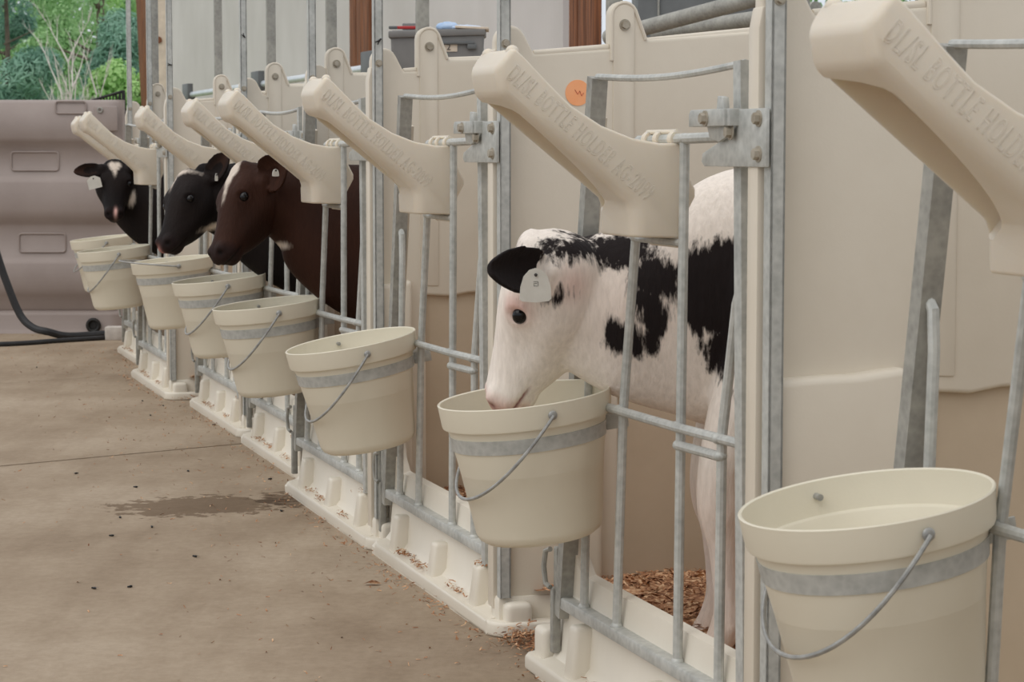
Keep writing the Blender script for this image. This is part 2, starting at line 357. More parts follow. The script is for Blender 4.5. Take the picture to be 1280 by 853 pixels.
def make_pen(i):
    O = UNITS[i]; root = empty('calf_pen', (O[0], O[1], 0), TH)
    tag(root, f'cream moulded plastic calf pen: {WHO[i]}', 'calf pen', 'cream calf pens in a row')
    py = POSTY[i]; wy = py - 0.005        # near face of the near wall
    ex_ = EARX[i]
    # front panel: narrow, two-level, with round lug behind the post
    bm = bmesh.new()
    e2 = ex_ - 0.029
    tz = lambda x: 1.106 + 0.09 * x
    front = [(-.036, .0)] 
    ear = ear_profile(.012, 1.166, tz(.06), .032, .060)
    poly = [(-.022, 0.0)] + [(-.022, 0.6), (-.022, 1.0)] + [(max(-.022, p[0]), p[1]) for p in ear[1:]] + [(e2 + .02, tz(e2)), (e2 + .02, 0.0)]
    prism(bm, poly, 'y', wy + 0.006, wy + 0.034)
    bevel_all(bm, 0.007, 3)
    fp = finish('front_panel', bm, M['cream'], root)
    # rolled top lip
    bm = bmesh.new()
    tube(bm, [(.06, wy + .016, tz(.06)), (e2, wy + .016, tz(e2))], 0.008, 10)
    # rounded front upright (bulge beside the post) running the full height
    prism(bm, [(-.028, .02), (-.028, 1.09), (-.022, 1.12), (-.016, 1.12), (-.012, 1.09), (-.012, .02)], 'y', wy - 0.002, wy + 0.034)
    bevel_all(bm, 0.006, 2)
    finish('edge_moulding', bm, M['cream'], fp)
    # thicker lower bulge with a soft shelf
    bm = bmesh.new()
    lr = max(.03, min(.20, ex_ - .05)); lo = [(-.012, 0.02), (-.012, .602), (lr * .3, .606), (lr * .6, .607), (lr * .8, .612), (lr, .616), (lr, .02)]
    prism(bm, lo, 'y', wy - 0.022, wy + 0.02); bevel_all(bm, 0.012, 3)
    finish('lower_panel', bm, M['cream'], root)
    # side panel with its lug and a stepped lower half
    bm = bmesh.new()
    tz2 = lambda x: 1.142 + 0.115 * (x - .35) if x < 1.0 else 1.217 - 0.05 * (x - 1.0)
    a = ex_ - .029
    ear = ear_profile(ex_, 1.217, tz2(ex_ + .06), .029, ex_ + .046)
    poly = [(a, 0.578)] + ear[:-1] + [(ex_ + .050, 1.142), (ex_ + .3, tz2(ex_ + .3)), (1.0, tz2(1.0)), (PEND, tz2(PEND)), (PEND, 0.60), (ex_ + .10, .580), (ex_ + .05, .572)]
    prism(bm, poly, 'y', wy + 0.006, wy + 0.040)
    bevel_all(bm, 0.007, 3)
    sp = finish('side_panel', bm, M['cream'], root)
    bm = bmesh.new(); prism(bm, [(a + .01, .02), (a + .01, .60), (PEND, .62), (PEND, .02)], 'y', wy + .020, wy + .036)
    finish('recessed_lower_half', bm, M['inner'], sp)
    bm = bmesh.new()      # upright rib that runs down from the lug
    ear = ear_profile(ex_, 1.211, .6, .0235, ex_ + .022)
    ear[-1] = (ex_ + .022, .598)
    prism(bm, ear, 'y', wy + .003, wy + .02)
    bevel_all(bm, 0.0025, 2)
    finish('lug_rib', bm, M['cream'], sp)
    bm = bmesh.new(); rim = [(p[0], wy + .006, p[1]) for p in ear_profile(ex_, 1.2135, 1.142, .0258, ex_ + .045)]
    rim[0] = (ex_ - .0258, wy + .006, 1.10); tube(bm, rim, .0042, 8); finish('lug_rim', bm, M['cream'], sp)
    bm = bmesh.new(); tube(bm, [(ex_ + .050, wy + .02, 1.138), (ex_ + .3, wy + .02, tz2(ex_ + .3)), (1.0, wy + .02, tz2(1.0)), (PEND, wy + .02, tz2(PEND))], .009, 10)
    finish('top_lip', bm, M['cream'], sp)
    bm = bmesh.new(); bolt_bm(bm, (ex_, wy + .003, 1.170), (0, -1, 0), .0085, .007)
    finish('bolt', bm, M['zinc'], sp)
    if i == 0 or i == 8:
        return root
    # base with threshold, flange and buttresses
    far = {1: .40}.get(i, .262)
    near = py - 0.07
    bm = bmesh.new()
    tz_ = .172
    prof = [(-.045, GZ), (-.046, GZ + .018), (-.036, GZ + .03), (-.012, GZ + .036), (-.001, GZ + .05), (.006, .10), (.016, tz_ - .004), (.034, tz_), (.040, tz_ - .02), (.044, GZ)]
    # threshold runs along y
    A = [bm.verts.new((x, near + .055, z)) for x, z in prof]; B = [bm.verts.new((x, min(far, .31), z)) for x, z in prof]
    n = len(prof)
    bm.faces.new(A); bm.faces.new(list(reversed(B)))
    for k in range(n): bm.faces.new((A[k], B[k], B[(k + 1) % n], A[(k + 1) % n]))
    bmesh.ops.recalc_face_normals(bm, faces=bm.faces)
    finish('threshold', bm, M['pale'], root)
    bm = bmesh.new()   # flange round the near corner and inward under the side panel
    pl = [(-.020, far), (-.036, far - .01), (-.046, far - .03), (-.046, near + .05)]
    for k in range(7):
        t = math.pi + k * math.pi / 2 / 6; pl.append((.004 + .05 * math.cos(t), near + .05 + .05 * math.sin(t)))
    pl += [(.06, near + .0), (.085, near - .004), (PEND, near - .004), (PEND, near + .08), (.03, near + .08), (.03, far)]
    prism(bm, pl, 'z', GZ, GZ + .030); bevel_all(bm, .008, 3)
    bs = finish('base_flange', bm, M['pale'], root)
    bm = bmesh.new()   # plinth under the side panel with two feet and the gap between them
    box(bm, ((PEND - .0) / 2 - .01, near + .062, .012), (PEND + .03, .05, .07), bevel=.01)
    for fx in (.012, .115): box(bm, (fx, near + .034, .006), (.055, .05, .062), bevel=.012, seg=3)
    box(bm, (.7, near + .034, .006), (.9, .05, .062), bevel=.012)
    finish('corner_foot', bm, M['pale'], root)
    for k, (yy, top) in enumerate(((.16 if i == 1 else .12, .092 if i == 1 else .082), (-.217, .075), (-.55, .082))):
        if yy > far - .04: yy = far - .05
        bm = bmesh.new()
        v = box(bm, (-.009, yy, (top + GZ + .02) / 2), (.052, .05, top - GZ - .02), bevel=.010, seg=3)
        for q in v:
            if q.co.z > .04: q.co.x = -.009 + (q.co.x + .009) * .78 + .004; q.co.y = yy + (q.co.y - yy) * .86
        finish('buttress', bm, M['pale'], root)
    if i == 1:
        bm = bmesh.new(); box(bm, (-.004, far - .055, .02), (.05, .06, .07), bevel=.012, seg=3); finish('corner_foot', bm, M['pale'], root)
    bm = bmesh.new()   # far jamb that leans behind the hinge stile, curving out of the threshold
    P0 = [(.018, .32, .0), (.018, .305, .17), (.018, .288, .26), (.018, .253, .45), (.018, .140, .98)]
    tube(bm, P0, .009, square=True, up=(1, 0, 0)); bevel_all(bm, .003, 2)
    tri = [(.19, .165), (.215, .175), (.245, .20), (.262, .25), (.29, .25), (.30, .12), (.19, .12)]
    prism(bm, tri, 'x', .010, .036)
    finish('door_jamb', bm, M['cream'], root)
    bm = bmesh.new()
    box(bm, (PEND, near / 2 + .2, .58), (.03, abs(near) + .62 - .12, 1.12), bevel=.01)
    finish('rear_panel', bm, M['cream'], root)
    bm = bmesh.new(); box(bm, (PEND / 2 + .02, near / 2 + .25, GZ + .012), (PEND - .05, abs(near) + .5 - .12 + (.3 if i == 1 else 0), .022))
    finish('pen_floor', bm, M['pale'], root)
    return root
for i in UNITS: make_pen(i)

# support posts -----------------------------------------------------------
def make_post(i, latch=True):
    O = UNITS[i]; py = POSTY[i]
    p = Vector((O[0], O[1], 0)) + EY * (py - .030) - EX * .009
    root = empty('support_post', p, TH)
    tag(root, f'galvanized front post of the {WHO[i]}', 'post', 'galvanized front posts of the pens')
    bm = bmesh.new()
    z0 = .045 if i else GZ
    # C-channel: web towards the camera side, lip on the aisle side
    for (a, b_, c, d) in ((-.0135, .0075, -.012, -.009), (-.0135, -.0105, -.012, .012), (.0045, .0075, -.012, .012)):
        box(bm, ((a + b_) / 2, (c + d) / 2, (z0 + 2.35) / 2), (b_ - a, d - c, 2.35 - z0))
    box(bm, (-.003, 0, 1.75), (.020, .022, 1.2), bevel=.003)
    finish('upright', bm, M['galv'], root)
    bm = bmesh.new(); bolt_bm(bm, (-.003, -.012, 1.128), (0, -1, 0), .0065, .005); finish('bolt', bm, M['zinc'], root)
    if latch:
        # latch plate lies in the plane of the gates (y,z), reaching over the gate's latch stile
        bm = bmesh.new()
        pts = [(-.012, .980), (-.012, .899), (.215, .899), (.226, .906), (.222, .918), (.135, .940), (.118, .946), (.095, .956), (.09, .98)]
        prism(bm, pts, 'x', -.022, -.016)
        pts = [(.095, .9565), (.095, .981), (.225, .981), (.232, .974), (.232, .9565)]
        prism(bm, pts, 'x', -.040, -.034); prism(bm, [(.20, .9565), (.20, .981), (.232, .981), (.232, .9565)], 'x', -.036, -.016)
        prism(bm, [(.085, .9565), (.085, .981), (.105, .981), (.105, .9565)], 'x', -.036, -.016)
        prism(bm, [(.10, .944), (.105, .965), (.19, .965), (.175, .940), (.14, .934)], 'x', -.030, -.024)
        prism(bm, [(.12, .975), (.125, .998), (.145, 1.0), (.15, .975)], 'x', -.030, -.020)
        bevel_all(bm, .0015, 2, 40)
        lb = finish('latch_bracket', bm, M['galv'], root)
        for (y, z, x) in ((.012, .966, -.022), (.012, .917, -.022), (.165, .968, -.040), (.098, .948, -.028)):
            bm = bmesh.new(); bolt_bm(bm, (x, y, z), (-1, 0, 0), .0085, .007); finish('bolt', bm, M['zinc'], lb)
    return root
for i in range(0, 9): make_post(i, latch=(1 <= i <= 7))
# rear posts behind the tall lugs
bm = bmesh.new(); box(bm, (0, 0, 1.2), (.030, .024, 2.4), bevel=.004)
rp0 = None
for i in range(0, 8):
    O = UNITS[i]; p = Vector((O[0], O[1], GZ)) + EX * (EARX[i] - .002) + EY * (POSTY[i] + .055)
    if rp0 is None: o = finish('rear_post', bm, M['galvd'], None); rp0 = o
    else: o = rp0.copy(); COL.objects.link(o)
    o.location = p; o.rotation_euler = (0, 0, TH)
    tag(o, f'dull rear post, {WHO[i]}', 'post', 'dull steel posts behind the tall lugs')

# gates ---------------------------------------------------------------------
def make_gate():
    root = empty('pen_gate', (0, 0, 0), TH)
    def part(nm, f, mat='galv', parent=root, beads=()):
        bm = bmesh.new(); f(bm)
        for p in beads: ell(bm, p, (.0105, .0105, .009), u=10, v=8)
        return finish(nm, bm, M[mat], parent)
    part('hinge_stile', lambda b: (tube(b, [(0, .105, 1.046), (0, .281, .085)], .014, square=True, up=(1, 0, 0)), bevel_all(b, .002, 1)), 'galvd')
    part('latch_stile', lambda b: (tube(b, [(0, -.54, 1.05), (0, -.570, .085)], .0135, square=True, up=(1, 0, 0)), bevel_all(b, .002, 1)))
    part('top_rod', lambda b: tube(b, [(0, .105 - .645 * t, 1.047 - .010 * math.sin(math.pi * t)) for t in [k / 12 for k in range(13)]], .0055, 8))
    part('bottom_rail', lambda b: (box(b, (0, -.146, .112), (.026, .87, .022), bevel=.003)))
    part('bar', lambda b: tube(b, [(0, .169, .12), (-.0, .145, .55), (0, .138, .68), (0, .142, .73), (0, .158, .745)], .0075), beads=((0, .169, .123), (0, .156, .742)))
    part('bar', lambda b: tube(b, [(0, -.002, .12), (0, -.03, .49), (0, -.088, .785)], .0078), beads=((0, -.002, .123), (-.006, -.03, .493), (0, -.088, .782)))
    part('bar', lambda b: tube(b, [(0, -.286, .12), (0, -.303, .94)], .0078), beads=((0, -.286, .123), (-.006, -.292, .495), (-.002, -.292, .466), (0, -.303, .94)))
    part('bar', lambda b: tube(b, [(0, -.456, .12), (0, -.462, .5), (0, -.515, .70), (0, -.538, .735)], .0078), beads=((0, -.456, .123), (-.006, -.462, .497), (-.002, -.461, .47)))
    part('middle_rail', lambda b: tube(b, [(-.010, .02, .492), (-.010, -.30, .495), (-.002, -.55, .498)], .0075))
    part('short_rail', lambda b: tube(b, [(-.004, -.29, .466), (-.004, -.462, .470)], .0075))
    part('holder_rail', lambda b: tube(b, [(0, -.10, .938), (0, -.56, .943)], .0085))
    part('lower_holder_rail', lambda b: tube(b, [(0, -.083, .780), (0, -.305, .780)], .006))
    def hinge(b):
        tube(b, [(-.02, .30, .205), (-.024, .315, .2), (-.026, .32, .17), (-.024, .315, .14), (-.02, .30, .135)], .005, 8)
        box(b, (-.004, .291, .17), (.02, .02, .08), bevel=.003)
        box(b, (-.010, .300, .075), (.016, .016, .12), bevel=.002)
    part('hinge_pin', hinge, 'galvd')
    return root
# bottle holder ----------------------------------------------------------------
def make_holder():
    root = empty('bottle_holder', (0, 0, 0), TH)
    YN, YF = -.282, -.118
    prof = [(-.268, 1.078), (-.294, 1.044), (-.286, 1.006), (-.193, .931), (-.118, .871), (-.084, .843), (-.078, .826), (-.077, .789),
            (.000, .787), (.004, .86), (.004, .934), (-.031, .933), (-.077, .941), (-.127, .960), (-.176, .990), (-.211, 1.023), (-.25, 1.062)]
    bm = bmesh.new(); A, B, fs = prism(bm, prof, 'y', YN, YF)
    # soften: outline edges at near/far side with larger radius below than above
    low, hi, ver = [], [], []
    for e in bm.edges:
        a, b_ = e.verts[0].co, e.verts[1].co
        if abs(a.y - b_.y) > .05:
            if e.calc_face_angle(0) > math.radians(28): ver.append(e)
        else:
            m_ = (a + b_) / 2
            under = m_.z < 1.03 - (m_.x + .29) * .78 + .002 and m_.x < -.07
            (low if under else hi).append(e)
    bmesh.ops.bevel(bm, geom=low, offset=.024, segments=6, profile=.5, affect='EDGES', clamp_overlap=True)
    es = [e for e in bm.edges if (e.verts[0].co + e.verts[1].co).x / 2 < -.262 and len(e.link_faces) == 2 and e.calc_face_angle(0) > math.radians(24)]
    bmesh.ops.bevel(bm, geom=es, offset=.008, segments=3, profile=.5, affect='EDGES', clamp_overlap=True)
    es = [e for e in bm.edges if len(e.link_faces) == 2 and e.calc_face_angle(0) > math.radians(38)]
    bmesh.ops.bevel(bm, geom=es, offset=.0045, segments=3, profile=.5, affect='EDGES', clamp_overlap=True)
    bmesh.ops.recalc_face_normals(bm, faces=bm.faces)
    o = finish('holder_body', bm, M['holder'], root)
    # trough cut out of the sloping underside
    bm = bmesh.new()
    ang = math.atan2(.626, .78)
    rot = Matrix.Rotation(ang, 3, 'Y')
    T_ = Vector((.780, 0, -.626)); N_ = Vector((.626, 0, .780)); o0 = Vector((-.276, 0, .997)); LL = .262
    out = []
    for k in range(25):
        t = k / 24; out.append((t * LL, YF - .0055 - .130 * min(1, (t + .001) / .10) ** .5 * (1 - t ** 2.2 * .98) ** .5))
    for k in range(24, -1, -2): out.append((k / 24 * LL, YF - .007))
    A = [bm.verts.new(o0 + T_ * u + Vector((0, y, 0)) - N_ * .05) for u, y in out]; B = [bm.verts.new(o0 + T_ * u + Vector((0, y, 0)) + N_ * .042) for u, y in out]
    bm.faces.new(A); bm.faces.new(list(reversed(B)))
    for k in range(len(out)): bm.faces.new((A[k], B[k], B[(k + 1) % len(out)], A[(k + 1) % len(out)]))
    bmesh.ops.remove_doubles(bm, verts=bm.verts, dist=.0004); bmesh.ops.recalc_face_normals(bm, faces=bm.faces)
    cut = finish('c', bm, None)
    o.parent = None
    boolean(o, cut, 'holder_body')
    if not o.data.materials: o.data.materials.append(M['holder'])
    o.parent = root
    # inner half that hooks behind the bars
    bm = bmesh.new()
    prism(bm, [(.002, .932), (.014, .905), (.036, .862), (.036, .85), (.017, .815), (.015, .772), (.002, .770)], 'y', YN + .022, YF - .02)
    bevel_all(bm, .006, 3); finish('rear_hook', bm, M['holder'], root)
    bm = bmesh.new()
    for y in (-.15, -.2, -.265): tube(bm, [(0, y - .008, .940), (0, y + .008, .940)], .0125, 12)
    tube(bm, [(0, -.14, .951), (0, -.27, .951)], .004, 8)
    finish('rail_clip', bm, M['holder'], root)
    for y_ in (-.135, -.262):
        bm = bmesh.new(); ell(bm, (-.264, y_, 1.071), (.010, .012, .010)); finish('tip_nub', bm, M['holder'], root)
    # raised outline lettering
    cu = bpy.data.curves.new('t', 'FONT'); cu.body = 'DL/SL BOTTLE HOLDER AG-2099'; cu.size = 1.0
    cu.fill_mode = 'NONE'; cu.bevel_depth = 0.015; cu.bevel_resolution = 0; cu.resolution_u = 3; cu.space_character = 1.25; cu.space_word = 1.1
    to = bpy.data.objects.new('t', cu); COL.objects.link(to)
    me = eval_mesh(to, 'raised_lettering'); bpy.data.objects.remove(to)
    xs = [v.co.x for v in me.vertices]; ys = [v.co.y for v in me.vertices]
    w = max(xs) - min(xs); h = max(ys) - min(ys); x0, y0 = min(xs), min(ys)
    tdir = Vector((.770, 0, -.638)).normalized(); ndir = Vector((.638, 0, .770)).normalized()
    base = Vector((-.281, YN, 1.030))
    LW, LH = .292, .029
    for v in me.vertices:
        u, q = (v.co.x - x0) / w * LW, (v.co.y - y0) / h * LH
        v.co = base + tdir * (u + q * .03) + ndir * q + Vector((0, v.co.z * .04, 0))
    me.materials.append(M['letter'])
    for p in me.polygons: p.use_smooth = True
    lo_ = bpy.data.objects.new('raised_lettering', me); COL.objects.link(lo_); lo_.parent = root
    return root
gate0 = make_gate(); holder0 = make_holder()
g_objs = {}
for i in range(0, 8):
    g = gate0 if i == 0 else copy_tree(gate0)
    h = holder0 if i == 0 else copy_tree(holder0)
    O = UNITS[i]
    g.location = (O[0], O[1], 0); h.location = (O[0], O[1], 0)
    g_objs[i] = g
    tag(g, f'galvanized barred gate of the {WHO[i]}', 'gate', 'galvanized barred gates')
    tag(h, f'cream slanted bottle holder on the {WHO[i]}', 'bottle holder', 'cream bottle holders on the gates')

# buckets and their rings --------------------------------------------------------
BK = {0: (-.137, .037, .521, 9, -47), 1: (-.132, .10, .508, 7, -47), 2: (-.147, .035, .497, 10, -48), 3: (-.130, .06, .515, 6.5, -50), 4: (-.148, .052, .523, 6, -50), 5: (-.145, .001, .533, 5.5, 10), 6: (-.146, -.008, .525, 6, -50), 7: (-.138, .031, .523, 6, -40)}
BR = .148
def bucket_mesh():
    bm = bmesh.new()
    prof = [(0.0001, -.243), (.06, -.245), (.094, -.243), (.104, -.236), (.109, -.224), (.1325, -.044), (.136, -.041), (.1435, -.0395), (.1448, -.036), (BR, -.003), (BR + .0005, 0.0), (BR - .001, .0015), (BR - .004, .0), (BR - .0045, -.004), (.1415, -.030), (.134, -.050), (.106, -.222), (.10, -.232), (.0001, -.236)]
    lathe(bm, prof, 72); bmesh.ops.remove_doubles(bm, verts=bm.verts, dist=.0003); bmesh.ops.recalc_face_normals(bm, faces=bm.faces)
    return bm
def make_bucket():
    root = empty('feed_bucket')
    finish('bucket_body', bucket_mesh(), M['pail'], root, angle=50)
    bm = bmesh.new()
    for s in (-1, 1):
        tube(bm, [(0, s * (BR - .018), -.018), (0, s * (BR + .004), -.018)], .0042, 10)
        ell(bm, (0, s * (BR + .003), -.018), (.008, .003, .008), u=12, v=8)
    finish('handle_pivot', bm, M['wire'], root)
    return root
def bail(parent, ang):
    """wire handle hinged on the y axis; ang = swing of its middle from horizontal, towards the aisle"""
    bm = bmesh.new()
    d = Vector((-math.cos(math.radians(ang)), 0, math.sin(math.radians(ang))))
    up = Vector((d.z, 0, -d.x))
    pts = []
    for k in range(33):
        t = math.pi * k / 32
        yy = math.cos(t) * (BR + .009); rr = .190 * (math.sin(t) ** .80)
        pts.append(Vector((0, 0, -.018)) + d * rr + Vector((0, yy, 0)))
    tube(bm, pts, .0030, 8)
    for s in (0, -1): pass
    return finish('handle', bm, M['wire'], parent)
bk0 = make_bucket()
def ring_mesh():
    bm = bmesh.new(); n = 64; rr = .1315
    prof = [(rr - .004, -.083), (rr + .001, -.083), (rr + .004, -.107), (rr - .001, -.107)]
    prof = [(.1318, -.054), (.1348, -.054), (.1318, -.078), (.1288, -.078)]
    rings = [[bm.verts.new((r * math.cos(2 * math.pi * j / n), r * math.sin(2 * math.pi * j / n), z)) for j in range(n)] for r, z in prof]
    for i in range(4):
        A, B = rings[i], rings[(i + 1) % 4]
        for j in range(n): bm.faces.new((A[j], A[(j + 1) % n], B[(j + 1) % n], B[j]))
    for s in (-.02, .02): pass
    box(bm, (.150, -.03, -.064), (.040, .004, .026), bevel=.001); box(bm, (.150, .05, -.064), (.040, .004, .026), bevel=.001)
    bmesh.ops.recalc_face_normals(bm, faces=bm.faces)
    return bm
rg0 = finish('bucket_ring', ring_mesh(), M['galv'], None)
for i in range(0, 8):
    x, y, z, tilt, ang = BK[i]
    b = bk0 if i == 0 else copy_tree(bk0)
    O = Vector((UNITS[i][0], UNITS[i][1], 0))
    b.location = O + EX * x + EY * y + Vector((0, 0, z)); b.rotation_euler = Euler((0, 0, 0))
    R = Matrix.Rotation(TH, 4, 'Z') @ Matrix.Rotation(math.radians(-tilt), 4, 'Y')
    b.rotation_euler = R.to_euler()
    st = 'wire handle hanging' if ang < 0 else 'wire handle raised'
    tag(b, f'cream bucket, {st}, on the {WHO[i]}', 'bucket', 'cream feed buckets on the gates')
    r = rg0 if i == 0 else rg0.copy()
    if i: COL.objects.link(r)
    r.parent = g_objs[i]; r.location = (x, y, z); r.rotation_euler = (0, math.radians(-tilt), 0)
for i in range(0, 8):
    b = [o for o in bpy.data.objects if o.name.startswith('feed_bucket')]
bks = sorted([o for o in bpy.data.objects if o.name.startswith('feed_bucket')], key=lambda o: o.location.y)
for i, b in enumerate(bks): bail(b, BK[i][4])

# orange dot on the third pen's front panel
def local(i, x, y, z): return Vector((UNITS[i][0], UNITS[i][1], z)) + EX * x + EY * y
bm = bmesh.new(); g = bmesh.ops.create_cone(bm, cap_ends=True, segments=40, radius1=.0255, radius2=.0255, depth=.001)
bmesh.ops.rotate(bm, cent=(0, 0, 0), matrix=Matrix.Rotation(math.pi / 2, 3, 'X'), verts=g['verts'])
dot = finish('round_sticker', bm, M['orange'], None)
dot.location = local(2, .149, POSTY[2] + .0003, 1.036); dot.rotation_euler = (0, 0, TH)
tag(dot, 'round orange sticker near the top of the cream panel behind a bottle holder', 'sticker')
bm = bmesh.new(); tube(bm, [(-.006, -.001, .006), (.0, -.001, -.003), (.004, -.001, .004), (.008, -.001, -.006), (.012, -.001, .0)], .0006, 5)
sc = finish('pen_scribble', bm, M['red'], dot)

# ------------------------------------------------------------------ calves
def hermite(rows, n):
    """resample rows of floats by Catmull-Rom"""
    R = [np.array(r, float) for r in rows]; out = []
    for i in range(len(R) - 1):
        p0 = R[max(i - 1, 0)]; p1 = R[i]; p2 = R[i + 1]; p3 = R[min(i + 2, len(R) - 1)]
        for k in range(n):
            t = k / n
            out.append(.5 * ((2 * p1) + (-p0 + p2) * t + (2 * p0 - 5 * p1 + 4 * p2 - p3) * t * t + (-p0 + 3 * p1 - 3 * p2 + p3) * t ** 3))
    out.append(R[-1]); return out
def loft(bm, secs, n=28):
    """secs: list of (centre, axisU, axisV, ru, rv, pinch) ; pinch narrows the -V side"""
    rings = []
    for c, U, V, ru, rv, pin in secs:
        ring = []
        for j in range(n):
            a = 2 * math.pi * j / n; cu, sv = math.cos(a), math.sin(a)
            w = 1 - pin * max(0, -sv) ** 1.2
            ring.append(bm.verts.new(c + U * (ru * cu * w) + V * (rv * sv)))
        rings.append(ring)
    for i in range(len(rings) - 1):
        A, B = rings[i], rings[i + 1]
        for j in range(n): bm.faces.new((A[j], A[(j + 1) % n], B[(j + 1) % n], B[j]))
    bm.faces.new(list(reversed(rings[0]))); bm.faces.new(rings[-1])
HEAD = [  # a, top, bottom, half width, pinch
    (-.022, -.050, -.115, .040, .1), (-.006, -.020, -.142, .062, .12), (.020, -.004, -.160, .077, .22), (.060, .003, -.172, .084, .34), (.100, .003, -.178, .082, .40),
    (.140, -.002, -.176, .073, .42), (.175, -.009, -.164, .062, .38), (.208, -.014, -.146, .053, .30), (.238, -.017, -.126, .047, .2), (.262, -.019, -.107, .047, .1), (.284, -.025, -.092, .046, .1), (.300, -.034, -.080, .036, .1), (.309, -.046, -.068, .020, 0)]
def make_calf(i, P, Nn, Lh, neck, ears, body_y, scale, label, coat, fur, legs_dx=0.0, brisket=None):
    root_o = UNITS[i]
    P, Nn = Vector(P), Vector(Nn)
    d = (Nn - P).normalized(); L = Vector(Lh); L = (L - d * L.dot(d)).normalized()
    f = d.cross(L).normalized()
    if f.x > 0 and abs(f.x) > .15: f = -f
    if f.z < -.5: f = -f
    s = scale
    H = lambda a, b_, c: P + d * (a * s) + f * (b_ * s) + L * (c * s)
    bm = bmesh.new()
    secs = []
    for a, T, B, w, pin in hermite(HEAD, 4):
        c = H(a, (T + B) / 2, 0); secs.append((c, L, f, w * s, (T - B) / 2 * s, pin))
    loft(bm, secs)
    q = Matrix((d, L, f)).transposed()
    for sg in (-1, 1):
        ell(bm, H(.275, -.040, sg * .024), (.026 * s, .020 * s, .020 * s), q)           # nostril wing
    ell(bm, H(.018, -.024, 0), (.034 * s, .050 * s, .022 * s), q)                        # poll
    ell(bm, H(.262, -.092, 0), (.036 * s, .034 * s, .020 * s), q)                        # lower lip
    # ears: cupped leaves
    earinfo = []
    for e in ears:
        eb, et, w, cupn = Vector(e[0]), Vector(e[1]), e[2], Vector(e[3])
        ax = (et - eb); ln = ax.length; ax.normalize(); cn = (cupn - ax * cupn.dot(ax)).normalized(); sd = ax.cross(cn)
        nk, nj = 14, 12; grid = []
        for k in range(nk + 1):
            t = k / nk; ww = w * (math.sin(math.pi * min(1, t * .84 + .12)) ** .62) * (1.0 if t > .2 else .55 + t * 2.25)
            row = []
            for j in range(nj + 1):
                v = (j / nj - .5) * 2
                row.append(eb + ax * (ln * (t - .03)) + sd * (v * ww / 2) + cn * (abs(v) ** 2 * ww * .30 - .012 * (1 - t) - .010 * math.sin(math.pi * t)))
            grid.append(row)
        th = .0075
        fr = [[bm.verts.new(p + cn * th) for p in r] for r in grid]; bk = [[bm.verts.new(p - cn * th) for p in r] for r in grid]
        for k in range(nk):
            for j in range(nj):
                bm.faces.new((fr[k][j], fr[k][j + 1], fr[k + 1][j + 1], fr[k + 1][j])); bm.faces.new((bk[k][j], bk[k + 1][j], bk[k + 1][j + 1], bk[k][j + 1]))
        for k in range(nk):
            for (a_, b_) in ((0, 0), (nj, nj)):
                q4 = (fr[k][a_], fr[k + 1][a_], bk[k + 1][a_], bk[k][a_])
                bm.faces.new(q4 if a_ == 0 else tuple(reversed(q4)))
        for j in range(nj):
            bm.faces.new((fr[0][j + 1], fr[0][j], bk[0][j], bk[0][j + 1])); bm.faces.new((fr[nk][j], fr[nk][j + 1], bk[nk][j + 1], bk[nk][j]))
        ell(bm, eb - cn * .004, (.022, .022, .022))
        earinfo.append((eb, ax, ln, cn, sd, w))
    # neck and trunk: (x,y,z, ru(lateral), rv(vertical))
    by = body_y
    trunk = [tuple(n_) for n_ in neck] + [(.23, by, .66, .125, .235), (.36, by, .655, .160, .245), (.52, by, .65, .178, .238), (.72, by, .65, .188, .236), (.90, by, .662, .185, .228), (1.03, by, .685, .165, .205), (1.12, by, .70, .125, .165), (1.165, by, .70, .06, .10)]
    rows = hermite(trunk, 5); secs = []
    for k, r in enumerate(rows):
        c = Vector(r[:3]); a = Vector(rows[max(0, k - 1)][:3]); b_ = Vector(rows[min(len(rows) - 1, k + 1)][:3]); t = (b_ - a).normalized()
        U = Vector((0, 1, 0)); U = (U - t * U.dot(t)).normalized(); V = t.cross(U)
        if V.z < 0: V = -V
        secs.append((c, U, V, r[3], r[4], .12))
    loft(bm, secs, 32)
    hz = .045
    for sg in (-1, 1):
        lx = .168 + legs_dx * (sg > 0) ; yy = by + sg * .085
        R = lambda pts: tube(bm, [Vector(p[:3]) for p in hermite([p for p in pts], 4)], [float(p[3]) for p in hermite([p for p in pts], 4)], 16)
        ell(bm, (lx + .09, by + sg * .105, .62), (.085, .05, .16), Matrix.Rotation(-.25, 3, 'Y'))     # shoulder
        R([(lx + .07, yy, .60, .065), (lx + .02, yy, .48, .050), (lx - .012, yy, .38, .036), (lx - .012, yy, .315, .034), (lx - .004, yy, .26, .024), (lx + .004, yy, .17, .022), (lx + .004, yy, .125, .027), (lx - .014, yy, .09, .025), (lx - .03, yy, hz + .018, .029), (lx - .032, yy, hz, .030)])
        hx = .99 - .03 * sg; yy = by + sg * .095
        ell(bm, (hx + .0, by + sg * .115, .60), (.125, .065, .17), Matrix.Rotation(.2, 3, 'Y'))
        R([(hx, yy, .62, .10), (hx - .05, yy, .50, .075), (hx - .035, yy, .43, .052), (hx + .05, yy, .35, .034), (hx + .072, yy, .31, .033), (hx + .055, yy, .25, .025), (hx + .035, yy, .16, .023), (hx + .03, yy, .125, .028), (hx + .008, yy, .09, .026), (hx - .012, yy, hz + .018, .030), (hx - .014, yy, hz, .031)])
    tl = [(1.135, by, .82, .026), (1.185, by, .80, .020), (1.205, by, .70, .014), (1.20, by, .55, .012), (1.195, by, .46, .016), (1.195, by, .38, .020), (1.195, by, .33, .008)]
    hh = hermite(tl, 4); tube(bm, [Vector(p[:3]) for p in hh], [float(p[3]) for p in hh], 12)
    bmesh.ops.recalc_face_normals(bm, faces=bm.faces)
    tmp = finish('calf', bm, None)
